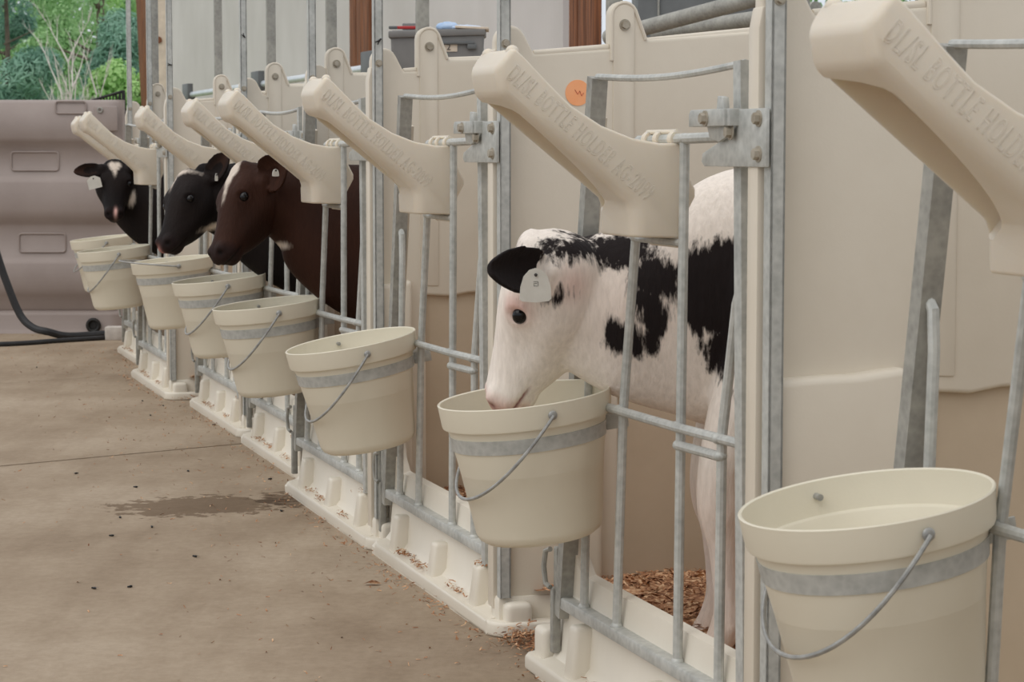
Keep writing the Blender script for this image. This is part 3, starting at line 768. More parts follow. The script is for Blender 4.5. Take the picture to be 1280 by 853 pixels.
    m_ = tmp.modifiers.new('r', 'REMESH'); m_.mode = 'VOXEL'; m_.voxel_size = .0048; m_.use_smooth_shade = True
    m2_ = tmp.modifiers.new('s', 'SMOOTH'); m2_.factor = .6; m2_.iterations = 14
    me = eval_mesh(tmp, 'calf'); bpy.data.objects.remove(tmp)
    o = bpy.data.objects.new('calf', me); COL.objects.link(o)
    o.location = (root_o[0], root_o[1], 0); o.rotation_euler = (0, 0, TH)
    nv = len(me.vertices); co = np.empty(nv * 3, np.float32); me.vertices.foreach_get('co', co); co = co.reshape(-1, 3).astype(float)
    # carve: nostrils, mouth line, ear cups are done by small displacements
    dv, fv, Lv, Pv = (np.array(v) for v in (d, f, L, P))
    rel = co - Pv; ha = rel @ dv / s; hb = rel @ fv / s; hc = rel @ Lv / s
    nor = np.empty(nv * 3, np.float32); me.vertices.foreach_get('normal', nor); nor = nor.reshape(-1, 3)
    inhead = (ha > .12) & (ha < .34) & (abs(hc) < .08) & (hb > -.13) & (hb < .05)
    nost = np.exp(-(((ha - .291) / .010) ** 2 + ((hb + .037) / .009) ** 2 + ((abs(hc) - .027) / .010) ** 2)) * inhead
    mouth_b = -.070 - .30 * np.clip(.30 - ha, 0, .12)
    mouth = np.exp(-((hb - mouth_b) / .0030) ** 2) * inhead * (ha > .225) * (ha < .315) * np.clip((ha - .235) / .02, 0, 1)
    sh = (ha > -.03) & (ha < .25) & (hb > -.2) & (hb < .06) & (abs(hc) < .11)
    side = np.clip((abs(hc) - .018) / .03, 0, 1)
    re = np.sqrt((ha - .118) ** 2 + (hb + .034) ** 2)
    bulge = .012 * np.exp(-(((ha - .098) / .036) ** 2 + ((hb + .022) / .026) ** 2)) + .010 * np.exp(-(((ha - .110) / .055) ** 2 + ((hb + .115) / .045) ** 2)) - .006 * np.exp(-(re / .012) ** 2) + .0028 * np.exp(-((re - .0165) / .0045) ** 2) - .005 * np.exp(-(((ha - .175) / .035) ** 2 + ((hb + .06) / .03) ** 2))
    co2 = co - nor * (nost * .012 + mouth * .0028 - bulge * side * sh)[:, None] * s
    me.vertices.foreach_set('co', co2.astype(np.float32).ravel()); me.update()
    base, pat = coat(co, ha, hb, hc, nost, mouth, inhead, earinfo, s)
    ca = me.color_attributes.new('Coat', 'FLOAT_COLOR', 'POINT')
    ca.data.foreach_set('color', np.concatenate([np.clip(base, 0, 1), np.ones((nv, 1))], 1).astype(np.float32).ravel())
    pa = me.attributes.new('pat', 'FLOAT', 'POINT'); pa.data.foreach_set('value', (pat + .5).astype(np.float32))
    me.materials.clear(); me.materials.append(fur)
    for p in me.polygons: p.use_smooth = True
    tag(o, label, 'calf', 'calves looking out of their pens')
    for sg in (-1, 1):
        bm = bmesh.new(); ell(bm, H(.118, -.034, sg * .0640), (.0150 * s, .0130 * s, .0130 * s), q, 20, 14)
        finish('eye', bm, M['eye'], o)
    for (x, y) in ((.168 - .032, by - .085), (.168 + legs_dx - .032, by + .085), (1.006, by - .095), (.946, by + .095)):
        bm = bmesh.new()
        pr = [(-.036, hz - .045), (.030, hz - .045), (.026, hz + .0), (-.022, hz + .004)]
        A, B, _ = prism(bm, pr, 'y', -.027, .027); bevel_all(bm, .008, 3)
        bmesh.ops.translate(bm, vec=(x, y, .022), verts=bm.verts)
        finish('hoof', bm, M['hoof'], o)
    return o, H, (d, L, f), earinfo
def ellpat(x, z, cx, cz, rx, rz, rot=0.0):
    c, s_ = math.cos(rot), math.sin(rot); dx, dz = x - cx, z - cz
    u, v = dx * c + dz * s_, -dx * s_ + dz * c
    q = np.sqrt((u / rx) ** 2 + (v / rz) ** 2) + 1e-6
    return (1 - q) * min(rx, rz)
def L3(c): return np.array(srgb(*c)[:3])
def ear_mask(co, info):
    eb, ax, ln, cn, sd, w = info
    r = co - np.array(eb); t = r @ np.array(ax); c_ = r @ np.array(cn); v = r @ np.array(sd)
    return (t > .030) & (t < ln + .03) & (abs(v) < w * .75) & (c_ > -.022) & (c_ < .035), t, c_, v
# white and black calf of the second pen
def coat1(co, ha, hb, hc, nost, mouth, inhead, ears, s):
    n = len(co); x, y, z = co.T
    base = np.tile(L3((242, 232, 222)), (n, 1)); pink = L3((214, 160, 148)); pinkd = L3((176, 112, 108)); skin = L3((228, 200, 184))
    def mixc(m, c):
        m = np.clip(m, 0, 1)[:, None]; base[:] = base * (1 - m) + c * m
    near = np.ones(n)
    mixc(.75 * np.exp(-((ha - .108) ** 2 + (hb + .026) ** 2 + (abs(hc) - .066) ** 2) / .026 ** 2), pink)                       # eye ring
    mixc(np.clip((ha - .262) / .03, 0, 1) * (abs(hc) < .07) * (hb > -.10) * .75 * (ha < .34), pink)
    mixc(np.clip(nost * 1.3, 0, 1), pinkd * .55); mixc(np.clip(mouth, 0, 1), pinkd * .6)
    mixc(.35 * (z < .40) * np.clip((.42 - z) / .1, 0, 1), skin)
    for e in ears[:1]:
        eb = np.array(e[0]); mixc(.5 * np.exp(-((co - eb - np.array([.03, 0, -.02])) ** 2).sum(1) / .03 ** 2), pink)
    mixc(.3 * np.exp(-((x - .02) ** 2 + (z - .66) ** 2) / .08 ** 2), skin)
    pats = [ellpat(x, z, -.050, .765, .080, .020, .12), ellpat(x, z, .02, .752, .06, .030, 0), ellpat(x, z, .055, .715, .040, .040), ellpat(x, z, .012, .612, .040, .028, -.3), ellpat(x, z, .045, .660, .026, .045, .3),
            ellpat(x, z, .165, .690, .088, .085), ellpat(x, z, .150, .600, .022, .050), ellpat(x, z, .215, .67, .05, .060), ellpat(x, z, .27, .60, .03, .05), ellpat(x, z, -.118, .678, .0155, .0065, .2),
            ellpat(x, z, .62, .78, .16, .12), ellpat(x, z, .95, .70, .10, .16)]
    pat = np.max(pats, axis=0); pat = np.maximum(pat, -.04)
    nz = np.array([noise.noise(Vector((a * 22, b * 22, c * 14))) for a, b, c in co]) * .011
    body = (ha < 0) | (hb < -.16) | (x > -.06)
    pat = pat + nz * (x > -.08)
    pat = np.where((x > -.03) & (x < .10) & (z < .56), -.04, pat)
    for k, e in enumerate(ears):
        m_, t, c_, v = ear_mask(co, e)
        pat = np.where(m_, .04, pat)
    pat = pat - .012 * 0
    return base, pat
def coat_dark(main, hi, blaze, extra=None, chin=None):
    def f_(co, ha, hb, hc, nost, mouth, inhead, ears, s):
        n = len(co); x, y, z = co.T
        base = np.tile(L3(main), (n, 1))
        def mixc(m, c):
            m = np.clip(m, 0, 1)[:, None]; base[:] = base * (1 - m) + c * m
        nz = np.array([noise.noise(Vector((a * 9, b * 9, c * 7))) for a, b, c in co])
        mixc(.5 + .9 * nz, L3(hi))
        mixc(.8 * np.clip((ha - .25) / .03, 0, 1) * (abs(hc) < .08) * (hb > -.10) * (ha < .36), L3((38, 28, 28)))
        mixc(nost * 1.4, L3((12, 9, 9))); mixc(mouth * .9, L3((14, 10, 10)))
        for e in ears:
            m_, t, c_, v = ear_mask(co, e)
            mixc((m_ & (c_ > -.004)) * np.clip(1 - abs(v) / (e[5] * .45), 0, 1) * .35, L3((92, 62, 48)))
        pat = np.full(n, -.04)
        # blaze on the forehead: list of (a, c, ra, rc, rot)
        for (a, c, ra, rc, rot) in blaze:
            pat = np.maximum(pat, np.where((hb > -.05) & (abs(hc) < .07) & (ha < .3) & (ha > -.03), ellpat(ha, hc, a, c, ra, rc, rot), -.04))
        if extra: pat = extra(pat, base, mixc, co, ha, hb, hc)
        return base, pat
    return f_
c1 = make_calf(1, (-.150, .075, .782), (-.206, .140, .535), (-.20, -1, .0),
    [(-.098, .09, .695, .045, .075), (-.050, .085, .676, .062, .112), (.01, .065, .658, .072, .138), (.07, .045, .648, .082, .160), (.14, .03, .652, .100, .195)],
    [((-.112, .006, .722), (-.245, -.052, .732), .082, (-.35, -.92, .12)), ((-.100, .15, .740), (.0, .21, .76), .08, (-.3, .9, 0))],
    .02, 1.0, 'white calf with black patches lowering its pink muzzle into the second bucket', coat1, M['fur_white'], legs_dx=.055)
def ex3(pat, base, mixc, co, ha, hb, hc):
    x, y, z = co.T
    m = ellpat(x, z, -.086, .668, .012, .008, .1); pat = np.maximum(pat, np.where(y < .16, m, -.04)); return pat
def ex4(pat, base, mixc, co, ha, hb, hc):
    m = np.exp(-(((ha - .300) / .014) ** 2 + ((hc + .022) / .014) ** 2 + ((hb + .055) / .022) ** 2)) * 1.0; mixc(m, L3((208, 148, 140)))
    x, y, z = co.T
    return np.maximum(pat, ellpat(x, z, -.165, .683, .035, .010, .25))
def ex6(pat, base, mixc, co, ha, hb, hc):
    m = np.exp(-(((ha - .285) / .018) ** 2 + ((hc + .006) / .007) ** 2 + ((hb + .035) / .03) ** 2)) * 1.5; mixc(m, L3((224, 180, 172)))
    x, y, z = co.T
    return np.maximum(pat, ellpat(x, z, -.055, .725, .012, .028, -.2))
c3 = make_calf(3, (-.203, .12, .892), (-.298, .015, .684), (.22, -1, .0),
    [(-.135, .12, .800, .05, .070), (-.085, .12, .790, .068, .105), (-.02, .105, .770, .078, .140), (.055, .07, .725, .090, .185), (.14, .03, .685, .105, .215)],
    [((-.142, .045, .838), (-.088, -.015, .896), .104, (-.5, -.85, .2)), ((-.12, .19, .87), (-.02, .24, .88), .085, (-.3, .9, 0))],
    .0, .94, 'dark brown calf with a white forehead blaze standing head up over the fourth bucket', coat_dark((43, 25, 18), (60, 35, 25), [(.030, .000, .036, .027, .0), (.058, .004, .034, .016, .0), (.090, .006, .032, .008, .0)], ex3), M['fur_dark'])
c4 = make_calf(4, (-.252, .10, .866), (-.350, -.01, .672), (.40, -1, .0),
    [(-.205, .11, .770, .05, .070), (-.15, .11, .765, .068, .105), (-.07, .10, .755, .078, .140), (.02, .07, .72, .090, .185), (.12, .03, .685, .105, .215)],
    [((-.180, .055, .830), (-.116, .03, .918), .078, (-.6, -.8, .3)), ((-.20, .2, .84), (-.10, .25, .86), .075, (-.3, .9, 0))],
    .0, .92, 'black calf with a thin white forehead mark beside the brown calf, pink nose tip', coat_dark((21, 17, 17), (33, 25, 23), [(.010, .004, .012, .040, 0), (.040, -.030, .034, .008, .2)], ex4), M['fur_dark'])
c6 = make_calf(6, (-.122, .10, .892), (-.146, -.055, .695), (-.96, .1, .0),
    [(-.112, .15, .800, .05, .070), (-.10, .18, .79, .068, .100), (-.05, .17, .75, .080, .135), (.03, .12, .71, .092, .18), (.12, .05, .685, .105, .215)],
    [((-.175, .085, .852), (-.300, .050, .838), .062, (0, -1, .2)), ((-.062, .085, .85), (.04, .12, .84), .060, (0, -1, .2))],
    .0, .90, 'farthest calf, black with a white heart-shaped forehead patch, facing the camera', coat_dark((21, 17, 17), (33, 25, 23), [(.046, .0, .026, .022, 0), (.034, .013, .018, .016, 0), (.034, -.013, .018, .016, 0), (.076, -.002, .024, .009, 0)], ex6), M['fur_dark'])
def ear_tag(parent, c, u, v, w, h, sh='round'):
    """flat tag with thickness; u = width dir, v = up dir in the calf's own frame"""
    u, v = Vector(u).normalized(), Vector(v); v = (v - u * v.dot(u)).normalized(); nn = u.cross(v); c = Vector(c)
    if sh == 'round': pts = [(-.5, -.5), (-.42, -.56), (0, -.6), (.42, -.56), (.5, -.48), (.48, -.1), (.38, .25), (.2, .46), (0, .52), (-.2, .46), (-.38, .25), (-.48, -.1)]
    else: pts = [(-.5, -.5), (.5, -.5), (.5, .25), (.15, .5), (-.15, .5), (-.5, .25)]
    bm = bmesh.new()
    A = [bm.verts.new(c + u * (p[0] * w) + v * (p[1] * h) + nn * .001) for p in pts]; B = [bm.verts.new(c + u * (p[0] * w) + v * (p[1] * h) - nn * .001) for p in pts]
    bm.faces.new(A); bm.faces.new(list(reversed(B)))
    for k in range(len(pts)): bm.faces.new((A[k], B[k], B[(k + 1) % len(pts)], A[(k + 1) % len(pts)]))
    bmesh.ops.recalc_face_normals(bm, faces=bm.faces)
    o = finish('ear_tag', bm, M['white'], parent, smooth=False); o['label'] = 'white plastic ear tag'
    bm = bmesh.new()
    sgn = 1 if nn.y < 0 else -1
    ell(bm, c + v * (h * .30) + nn * (.002 * sgn), (.0028, .0028, .0028), u=10, v=8)
    finish('tag_stud', bm, M['ink'], o)
    return o, c, u, v, nn * sgn
t1 = ear_tag(c1[0], (-.160, -.052, .706), (1, -.05, .0), (0, 0, 1), .053, .050)
bm = bmesh.new(); o_, c_, u_, v_, n_ = t1
tube(bm, [c_ + n_ * .0013 + u_ * a + v_ * b_ for a, b_ in ((-.004, .004), (.004, .004), (.004, -.003), (-.003, -.003), (-.003, .001), (.002, .001))], .0004, 5)
finish('tag_mark', bm, M['ink'], o_)
ear_tag(c6[0], (-.215, .035, .796), (1, -.1, .25), (-.2, 0, 1), .055, .052, 'sq')
ear_tag(c3[0], (-.120, -.020, .866), (1, .3, 0), (0, 0, 1), .020, .018)
ear_tag(c4[0], (-.158, .02, .842), (1, .3, 0), (0, 0, 1), .010, .022)

# ------------------------------------------------------------------ bedding, chips
def chips(bm, n, f_pos, lo=.006, hi=.020, z0=0.0):
    for _ in range(n):
        p = f_pos()
        if p is None: continue
        l = random.uniform(lo, hi); w = random.uniform(.0015, .005) * (hi / .02); cv = random.uniform(-.4, .7)
        R = Euler((random.uniform(-.7, .7), random.uniform(-.6, .6), random.uniform(0, 6.28))).to_matrix()
        a = [Vector((-l / 2, -w / 2, 0)), Vector((0, -w / 2, l * .25 * cv)), Vector((l / 2, -w / 2, 0))]; b = [v + Vector((0, w, 0)) for v in a]
        A = [bm.verts.new(p + R @ v) for v in a]; B = [bm.verts.new(p + R @ v) for v in b]
        bm.faces.new((A[0], A[1], B[1], B[0])); bm.faces.new((A[1], A[2], B[2], B[1]))
def mound(x, y):
    return .062 + .055 * math.exp(-((x - .40) ** 2 / .16 + (y - .10) ** 2 / .12)) + .012 * noise.noise(Vector((x * 9, y * 9, 0))) + .015 * noise.noise(Vector((x * 3, y * 3, 4)))
def bedding_mesh():
    bm = bmesh.new(); nx, ny = 60, 44
    xs = [.05 + (PEND - .08) * k / nx for k in range(nx + 1)]; ys = [-.62 + 1.0 * k / ny for k in range(ny + 1)]
    g = [[bm.verts.new((x, y, mound(x, y))) for y in ys] for x in xs]
    for a in range(nx):
        for c in range(ny): bm.faces.new((g[a][c], g[a + 1][c], g[a + 1][c + 1], g[a][c + 1]))
    def pos():
        x = .06 + (random.random() ** 1.6) * 1.5; y = random.uniform(-.6, .37); return Vector((x, y, mound(x, y) + random.uniform(0, .007)))
    chips(bm, 9000, pos, .008, .026)
    return bm
bed0 = finish('wood_shavings', bedding_mesh(), M['chip'], None, smooth=False)
for i in range(1, 8):
    o = bed0 if i == 1 else bed0.copy()
    if i > 1: COL.objects.link(o)
    o.location = (UNITS[i][0], UNITS[i][1], 0); o.rotation_euler = (0, 0, TH)
    if i == 1: o.location = local(1, 0, .12, 0); o.scale = (1, 1.18, 1)
    tag(o, f'brown wood shavings in the {WHO[i]}', 'bedding', 'wood shavings bedding', 'stuff')
bm = bmesh.new()
for i in range(1, 8):
    for (x, y, sx_, sy_, n_, z) in ((-.025, .03, .008, .03, 26, GZ + .036), (-.03, -.12, .006, .03, 26, GZ + .036), (-.028, -.40, .006, .03, 18, GZ + .036), (-.012, -.55, .012, .02, 12, .085), (-.07, -.2, .02, .35, 90, GZ + .002), (.05, POSTY[i] - .085, .03, .012, 60 if i < 4 else 30, GZ + .01)):
        k = 2 if i <= 2 else 1
        def pos():
            return local(i, random.gauss(x, sx_), random.gauss(y, sy_), z + abs(random.gauss(0, .004)))
        chips(bm, n_ * k, pos, .004, .016)
if True:
    def pos(): return local(1, random.gauss(.03, .03), random.gauss(.56, .05), GZ + .004 + abs(random.gauss(0, .012)))
    chips(bm, 420, pos, .006, .02)
    def pos(): 
        y = random.uniform(3.2, 12); return Vector((-(y - 4.4) * .3 - abs(random.gauss(0, .35)), y, GZ + .002))
    chips(bm, 900, pos, .004, .014)
tag(finish('scattered_shavings', bm, M['chip'], None, smooth=False), 'loose wood shavings scattered along the pen bases and on the concrete', 'shavings', kind='stuff')
bm = bmesh.new()
g = [Vector((-.02, 0, .001)), Vector((-.008, .008, .004)), Vector((.01, .009, .006)), Vector((.022, .0, .002)), Vector((.008, -.009, .003)), Vector((-.008, -.007, .005))]
vs = [bm.verts.new(p) for p in g]; c_ = bm.verts.new((0, 0, .010))
for k in range(6): bm.faces.new((vs[k], vs[(k + 1) % 6], c_))
r_ = bmesh.ops.solidify(bm, geom=list(bm.faces), thickness=.002)
lf = finish('wood_flake', bm, M['paper'], None); lf.location = (-.308, 4.986, GZ + .002); lf.data.materials[0] = M['chip']
tag(lf, 'large pale wood flake lying on the concrete in front of the third pen', 'wood flake')

# flies
def fly_bm():
    bm = bmesh.new(); ell(bm, (0, 0, .0022), (.0042, .0022, .0020), u=10, v=8); ell(bm, (.0046, 0, .0022), (.0016, .0018, .0016), u=8, v=6)
    for s in (-1, 1):
        a = [bm.verts.new(p) for p in ((.001, s * .001, .004), (-.006, s * .004, .0035), (-.007, s * .0015, .0035))]; bm.faces.new(a)
    return bm
fly0 = finish('fly', fly_bm(), M['fly'], None)
spots = []
for px, py in ((150, 648), (190, 660), (352, 640), (170, 610), (244, 697), (235, 590), (188, 520), (204, 508), (178, 502), (163, 735), (118, 737), (46, 460), (140, 671), (338, 600), (95, 593), (268, 532)):
    r = at(px, py, 5.0); dirv = r - Vector((0, 0, HC)); t = (GZ - HC) / dirv.z; p = Vector((0, 0, HC)) + dirv * t; spots.append((p, (0, 0, 1), 'floor'))
first = True
for p, nrm, k in spots:
    o = fly0 if first else fly0.copy()
    if not first: COL.objects.link(o)
    first = False
    o.location = p; o.rotation_euler = (0, 0, random.uniform(0, 6.28)); o.scale = (1.3, 1.3, 1.3)
    tag(o, 'small black fly resting on the concrete floor of the aisle', 'fly', 'flies on the concrete floor')
wallspots = [(1, .06, POSTY[1] - .0495, 1.3), (2, .0, POSTY[2] - .0495, 1.22), (3, .0, POSTY[3] - .0495, 1.18), (3, .0, POSTY[3] - .0495, 1.31), (5, .0, POSTY[5] - .0495, 1.30), (6, .0, POSTY[6] - .0495, 1.25)]
for i, x, y, z in wallspots[1:]:
    o = fly0.copy(); COL.objects.link(o); o.location = local(i, -.012, POSTY[i] - .0425, z); o.rotation_euler = Euler((math.pi / 2, random.uniform(-1, 1), TH)); o.scale = (1.3, 1.3, 1.3)
    tag(o, f'small black fly on the front post of the {WHO[i]}', 'fly', 'flies on the posts')

# ------------------------------------------------------------------ far end of the aisle
YG = 12.05
def zz(py): return at(0, py, YG).z
def xx(px): return at(px, 200, YG).x
def mauve_panel():
    root = empty('moulded_panel', (xx(155), YG, GZ)); 
    tag(root, 'grey mauve moulded plastic pen wall standing across the far end of the aisle', 'pen wall')
    Zt = 1.187
    prof_z = [(zz(125), .0), (zz(129), .030), (zz(172), .034), (zz(178), .022), (zz(183), -.004), (zz(219), -.004), (zz(223), .020), (zz(229), .034), (zz(262), .034), (zz(274), .024), (zz(279), .0), (zz(283), -.004), (zz(321), -.004), (zz(325), .022), (zz(330), .034), (zz(360), .034), (zz(369), .020), (zz(375), -.002),
              (zz(385), -.002), (zz(388), -.012), (zz(391), .014), (zz(394), .018), (zz(410), .018), (zz(414), .030), (GZ, .034)]
    x1 = 0.0; x0 = -2.6
    bm = bmesh.new()
    # soft-cornered bands: bulge fades out near the right end
    xs = [x0, -.55, -.08, -.05, -.035, -.015, 0.0]; fade = [1, 1, 1, .8, .35, 0, 0]
    g = []
    for x, f_ in zip(xs, fade):
        col = []
        for z, dpt in prof_z: col.append(bm.verts.new((x, -(dpt * (f_ if 1 else 1)) - .02, z - GZ)))
        g.append(col)
    for a in range(len(xs) - 1):
        for c in range(len(prof_z) - 1): bm.faces.new((g[a][c], g[a + 1][c], g[a + 1][c + 1], g[a][c + 1]))
    ztop = prof_z[0][0] - GZ
    b0 = [bm.verts.new((x, .05, ztop)) for x in xs]; b1 = [bm.verts.new((x, .05, 0)) for x in xs]
    for a in range(len(xs) - 1):
        bm.faces.new((g[a][0], b0[a], b0[a + 1], g[a + 1][0])); bm.faces.new((b0[a], b1[a], b1[a + 1], b0[a + 1])); bm.faces.new((g[a][-1], g[a + 1][-1], b1[a + 1], b1[a]))
    bm.faces.new([v for v in g[0]] + [b1[0], b0[0]]); bm.faces.new(list(reversed([v for v in g[-1]] + [b1[-1], b0[-1]])))
    bmesh.ops.recalc_face_normals(bm, faces=bm.faces)
    body = finish('wall_body', bm, M['mauve'], root, angle=60)
    def rx(px): return xx(px) - xx(155)
    for (a, b_, c, d_, nm, dep) in ((15, 74, 190, 213, 'raised_frame', -.012), (23, 81, 292, 315, 'raised_frame', -.012), (73, 111, 127, 142, 'handhold', -.012)):
        bm = bmesh.new(); X0, X1, Z0, Z1 = rx(a), rx(b_), zz(d_) - GZ, zz(c) - GZ
        yb = -.016 if nm == 'raised_frame' else -.052
        r = .015; pts = []
        for (cx, cz, a0) in ((X1 - r, Z1 - r, 0), (X0 + r, Z1 - r, 90), (X0 + r, Z0 + r, 180), (X1 - r, Z0 + r, 270)):
            for k in range(4):
                t = math.radians(a0 + k * 30); pts.append((cx + r * math.cos(t), yb - .002, cz + r * math.sin(t)))
        tube(bm, pts, .005, 8, closed=True)
        finish(nm, bm, M['mauve'], body)
    bm = bmesh.new(); X0, X1, Z0, Z1 = rx(122), rx(150), zz(164) - GZ, zz(133) - GZ
    box(bm, ((X0 + X1) / 2, -.058, (Z0 + Z1) / 2), (X1 - X0, .02, Z1 - Z0), bevel=.006); pl = finish('corner_plate', bm, M['mauve'], root)
    bm = bmesh.new(); cx, cz = rx(129), zz(138) - GZ
    tube(bm, [(cx + .012 * math.cos(t), -.075, cz + .012 * math.sin(t)) for t in [k * math.pi / 8 for k in range(16)]], .004, 8, closed=True)
    finish('eye_bolt', bm, M['galvd'], pl)
    bm = bmesh.new(); cx, cz = rx(116), zz(406) - GZ
    tube(bm, [(cx + .030 * math.cos(t), -.055, cz + .030 * math.sin(t)) for t in [k * math.pi / 10 for k in range(20)]], .010, 8, closed=True)
    g_ = bmesh.ops.create_cone(bm, cap_ends=True, segments=24, radius1=.03, radius2=.03, depth=.01); bmesh.ops.rotate(bm, cent=(0, 0, 0), matrix=Matrix.Rotation(math.pi / 2, 3, 'X'), verts=g_['verts']); bmesh.ops.translate(bm, vec=(cx, -.045, cz), verts=g_['verts'])
    finish('drain_plug', bm, M['blackmetal'], root)
    return root
mauve_panel()
def curve_tube(name, pts, r, mat, n=10, sub=6):
    bm = bmesh.new(); hh = hermite([tuple(p) for p in pts], sub); tube(bm, [Vector(p) for p in hh], r, n); return finish(name, bm, mat, None)
YH1 = 11.55
pts = [at(-60, 90, YH1), at(-30, 220, YH1), at(-6, 310, YH1), at(10, 358, YH1), at(26, 395, YH1), at(42, 410, YH1 - .03), at(60, 415, YH1 - .05)]
z_ = GZ + .020
pts = [Vector((p.x, p.y, max(p.z, z_))) for p in pts] + [Vector((at(85, 413, YH1 + .02).x, YH1 + .05, z_)), Vector((at(131, 408, YH1).x, YH1 + .22, z_))]
tag(curve_tube('black_hose', pts, .019, M['black']), 'thick black hose curving down in front of the grey mauve wall to the floor', 'hose')
pts = [Vector((at(x, 420, 11.35).x, y, GZ + .012)) for x, y in ((-30, 11.15), (10, 11.2), (40, 11.28), (62, 11.38), (95, 11.5), (130, 11.62))]
tag(curve_tube('thin_hose', pts, .012, M['black']), 'thinner black hose lying flat on the concrete below the thick hose', 'hose')
bm = bmesh.new(); box(bm, (0, 0, .033), (.135, .09, .068), bevel=.006, seg=2)
o = finish('white_block', bm, M['brick'], None); o.location = (at(149, 405, 11.62).x, 11.62, GZ); o.rotation_euler = (0, 0, .03)
tag(o, 'white rectangular block on the concrete at the foot of the grey mauve wall', 'block')
# black rack
YR = 12.6
rk = empty('wire_rack', (at(150, 200, YR).x, YR, GZ)); tag(rk, 'black wire rack with upright bars sticking up behind the grey mauve wall', 'rack')
def rkp(px, py): p = at(px, py, YR); return (p.x - rk.location.x, 0, p.z - GZ)
bm = bmesh.new(); tube(bm, [rkp(114, 126), rkp(154, 114)], .007, 8); tube(bm, [rkp(154, 113), rkp(158, 190), (rkp(158, 190)[0], 0, 0)], .010, 8); tube(bm, [rkp(150, 116), rkp(152, 190), (rkp(152, 190)[0], 0, 0)], .006, 8)
tube(bm, [rkp(112, 126), (rkp(112, 126)[0], 0, 0)], .01, 8)
tube(bm, [rkp(112, 172), rkp(158, 172)], .006, 8); tube(bm, [rkp(112, 146), rkp(168, 146)], .006, 8)
finish('rack_frame', bm, M['blackmetal'], rk)
for k in range(9):
    px = 118 + k * 3.9; py = 126 - (px - 114) * .3
    bm = bmesh.new(); tube(bm, [rkp(px, py - 1), rkp(px, 172)], .004, 6); finish('rack_bar', bm, M['blackmetal'], rk)
# white boards added for the bright daylight gaps beyond the rack
fe = empty('daylight_gap_boards', (at(165, 180, 15).x, 15.0, GZ)); tag(fe, 'white boards added for the bright daylight gaps between the rack and the last pens', 'boards')
for k in range(9):
    bm = bmesh.new(); box(bm, (-.30 + k * .07, 0, .50), (.045, .02, 1.0), bevel=.004); finish('daylight_board', bm, M['daylight_board'], fe)
bm = bmesh.new(); box(bm, (-.02, .02, .75), (.7, .03, .06)); box(bm, (-.02, .02, .3), (.7, .03, .06)); finish('daylight_rail', bm, M['daylight_board'], fe)

# barn wall, timbers ---------------------------------------------------------
XW = 3.5
Ob = Vector((UNITS[1][0], UNITS[1][1], 0))
def wallp(y, x=XW, z=0): return Ob + EX * x + EY * y + Vector((0, 0, z))
barn = empty('barn_wall', wallp(0, XW), TH); barn.name = 'wall_barn'
bpy.data.objects.remove(barn)
def strip(name, y0, y1, x, z0, z1, mat, t=.08):
    bm = bmesh.new(); box(bm, (t / 2, (y0 + y1) / 2, (z0 + z1) / 2), (t, y1 - y0, z1 - z0))
    o = finish(name, bm, mat, None, smooth=False); o.location = Ob + EX * x; o.rotation_euler = (0, 0, TH); return o
tag(strip('wall_back', 10.9, 28.2, XW, GZ, 5.2, M['barn']), kind='structure')
def timber(y, w, x, lab, lean=0.0, t=.18, n=3):
    root = empty('timber_post', Ob + EX * x + EY * y + Vector((0, 0, GZ)), TH); tag(root, lab, 'post')
    for k in range(n):
        bm = bmesh.new(); ww = w / n
        v = box(bm, (0, -w / 2 + ww * (k + .5), 2.6), (t * (1 - .12 * (k % 2)), ww * .93, 5.2), bevel=.006)
        for q in bm.verts: q.co.y += lean * (q.co.z - 2.0)
        finish('board', bm, M['wood'], root)
timber(10.36, .52, XW - .03, 'built-up brown timber post at the right end of the grey barn wall', t=.05)
timber(16.54, .78, XW - .03, 'built-up brown timber post standing against the middle of the grey barn wall', t=.05)
timber(30.1, 1.35, XW - .03, 'broad brown timber post at the far left end of the grey barn wall', lean=.25, t=.05, n=2)
bm = bmesh.new(); box(bm, (0, 0, 2.6), (.1, .35, 5.2)); o = finish('dark_gap_trim', bm, M['blackmetal'], None, smooth=False); o.name = 'trim_1'; o['kind'] = 'structure'
o.location = Ob + EX * (XW - .03) + EY * 28.25 ; o.rotation_euler = (0, 0, TH)
# weathered sheet leaning at the end
pn = Vector(at(203, 60, 20)); bm = bmesh.new(); box(bm, (0, 0, 1.6), (.10, .03, 3.2), bevel=.004)
for q in bm.verts: q.co.x += .006 * math.sin(q.co.z * 2)
o = finish('pale_board', bm, M['paper'], None); o.location = (at(203, 60, 20).x, 20, GZ); tag(o, 'narrow pale pinkish upright board between two thin posts at the barn corner', 'board')
bm = bmesh.new(); tube(bm, [(0, -.02, 0), (0, .0, 0)], .03, 16); kn = finish('knot_hole', bm, M['wood'], o); kn.location = (-.03, -.012, at(203, 50, 20).z - GZ)

# polished pipe behind the pens, on brackets
pp = empty('milk_pipe', local(4, 1.95, 6.3, 0), TH); tag(pp, 'long shiny metal pipe running level behind the row of pens', 'pipe')
bm = bmesh.new(); tube(bm, [(0, 7.6, 1.436), (0, 0, 1.436)], .026, 16); finish('pipe', bm, M['chrome'], pp)
for y in (7.45, 4.05, .36):
    bm = bmesh.new(); box(bm, (-.02, y, 1.45), (.05, .30, .17), bevel=.004); box(bm, (.03, y, .70), (.03, .06, 1.46)); finish('pipe_bracket', bm, M['darkbox'], pp)
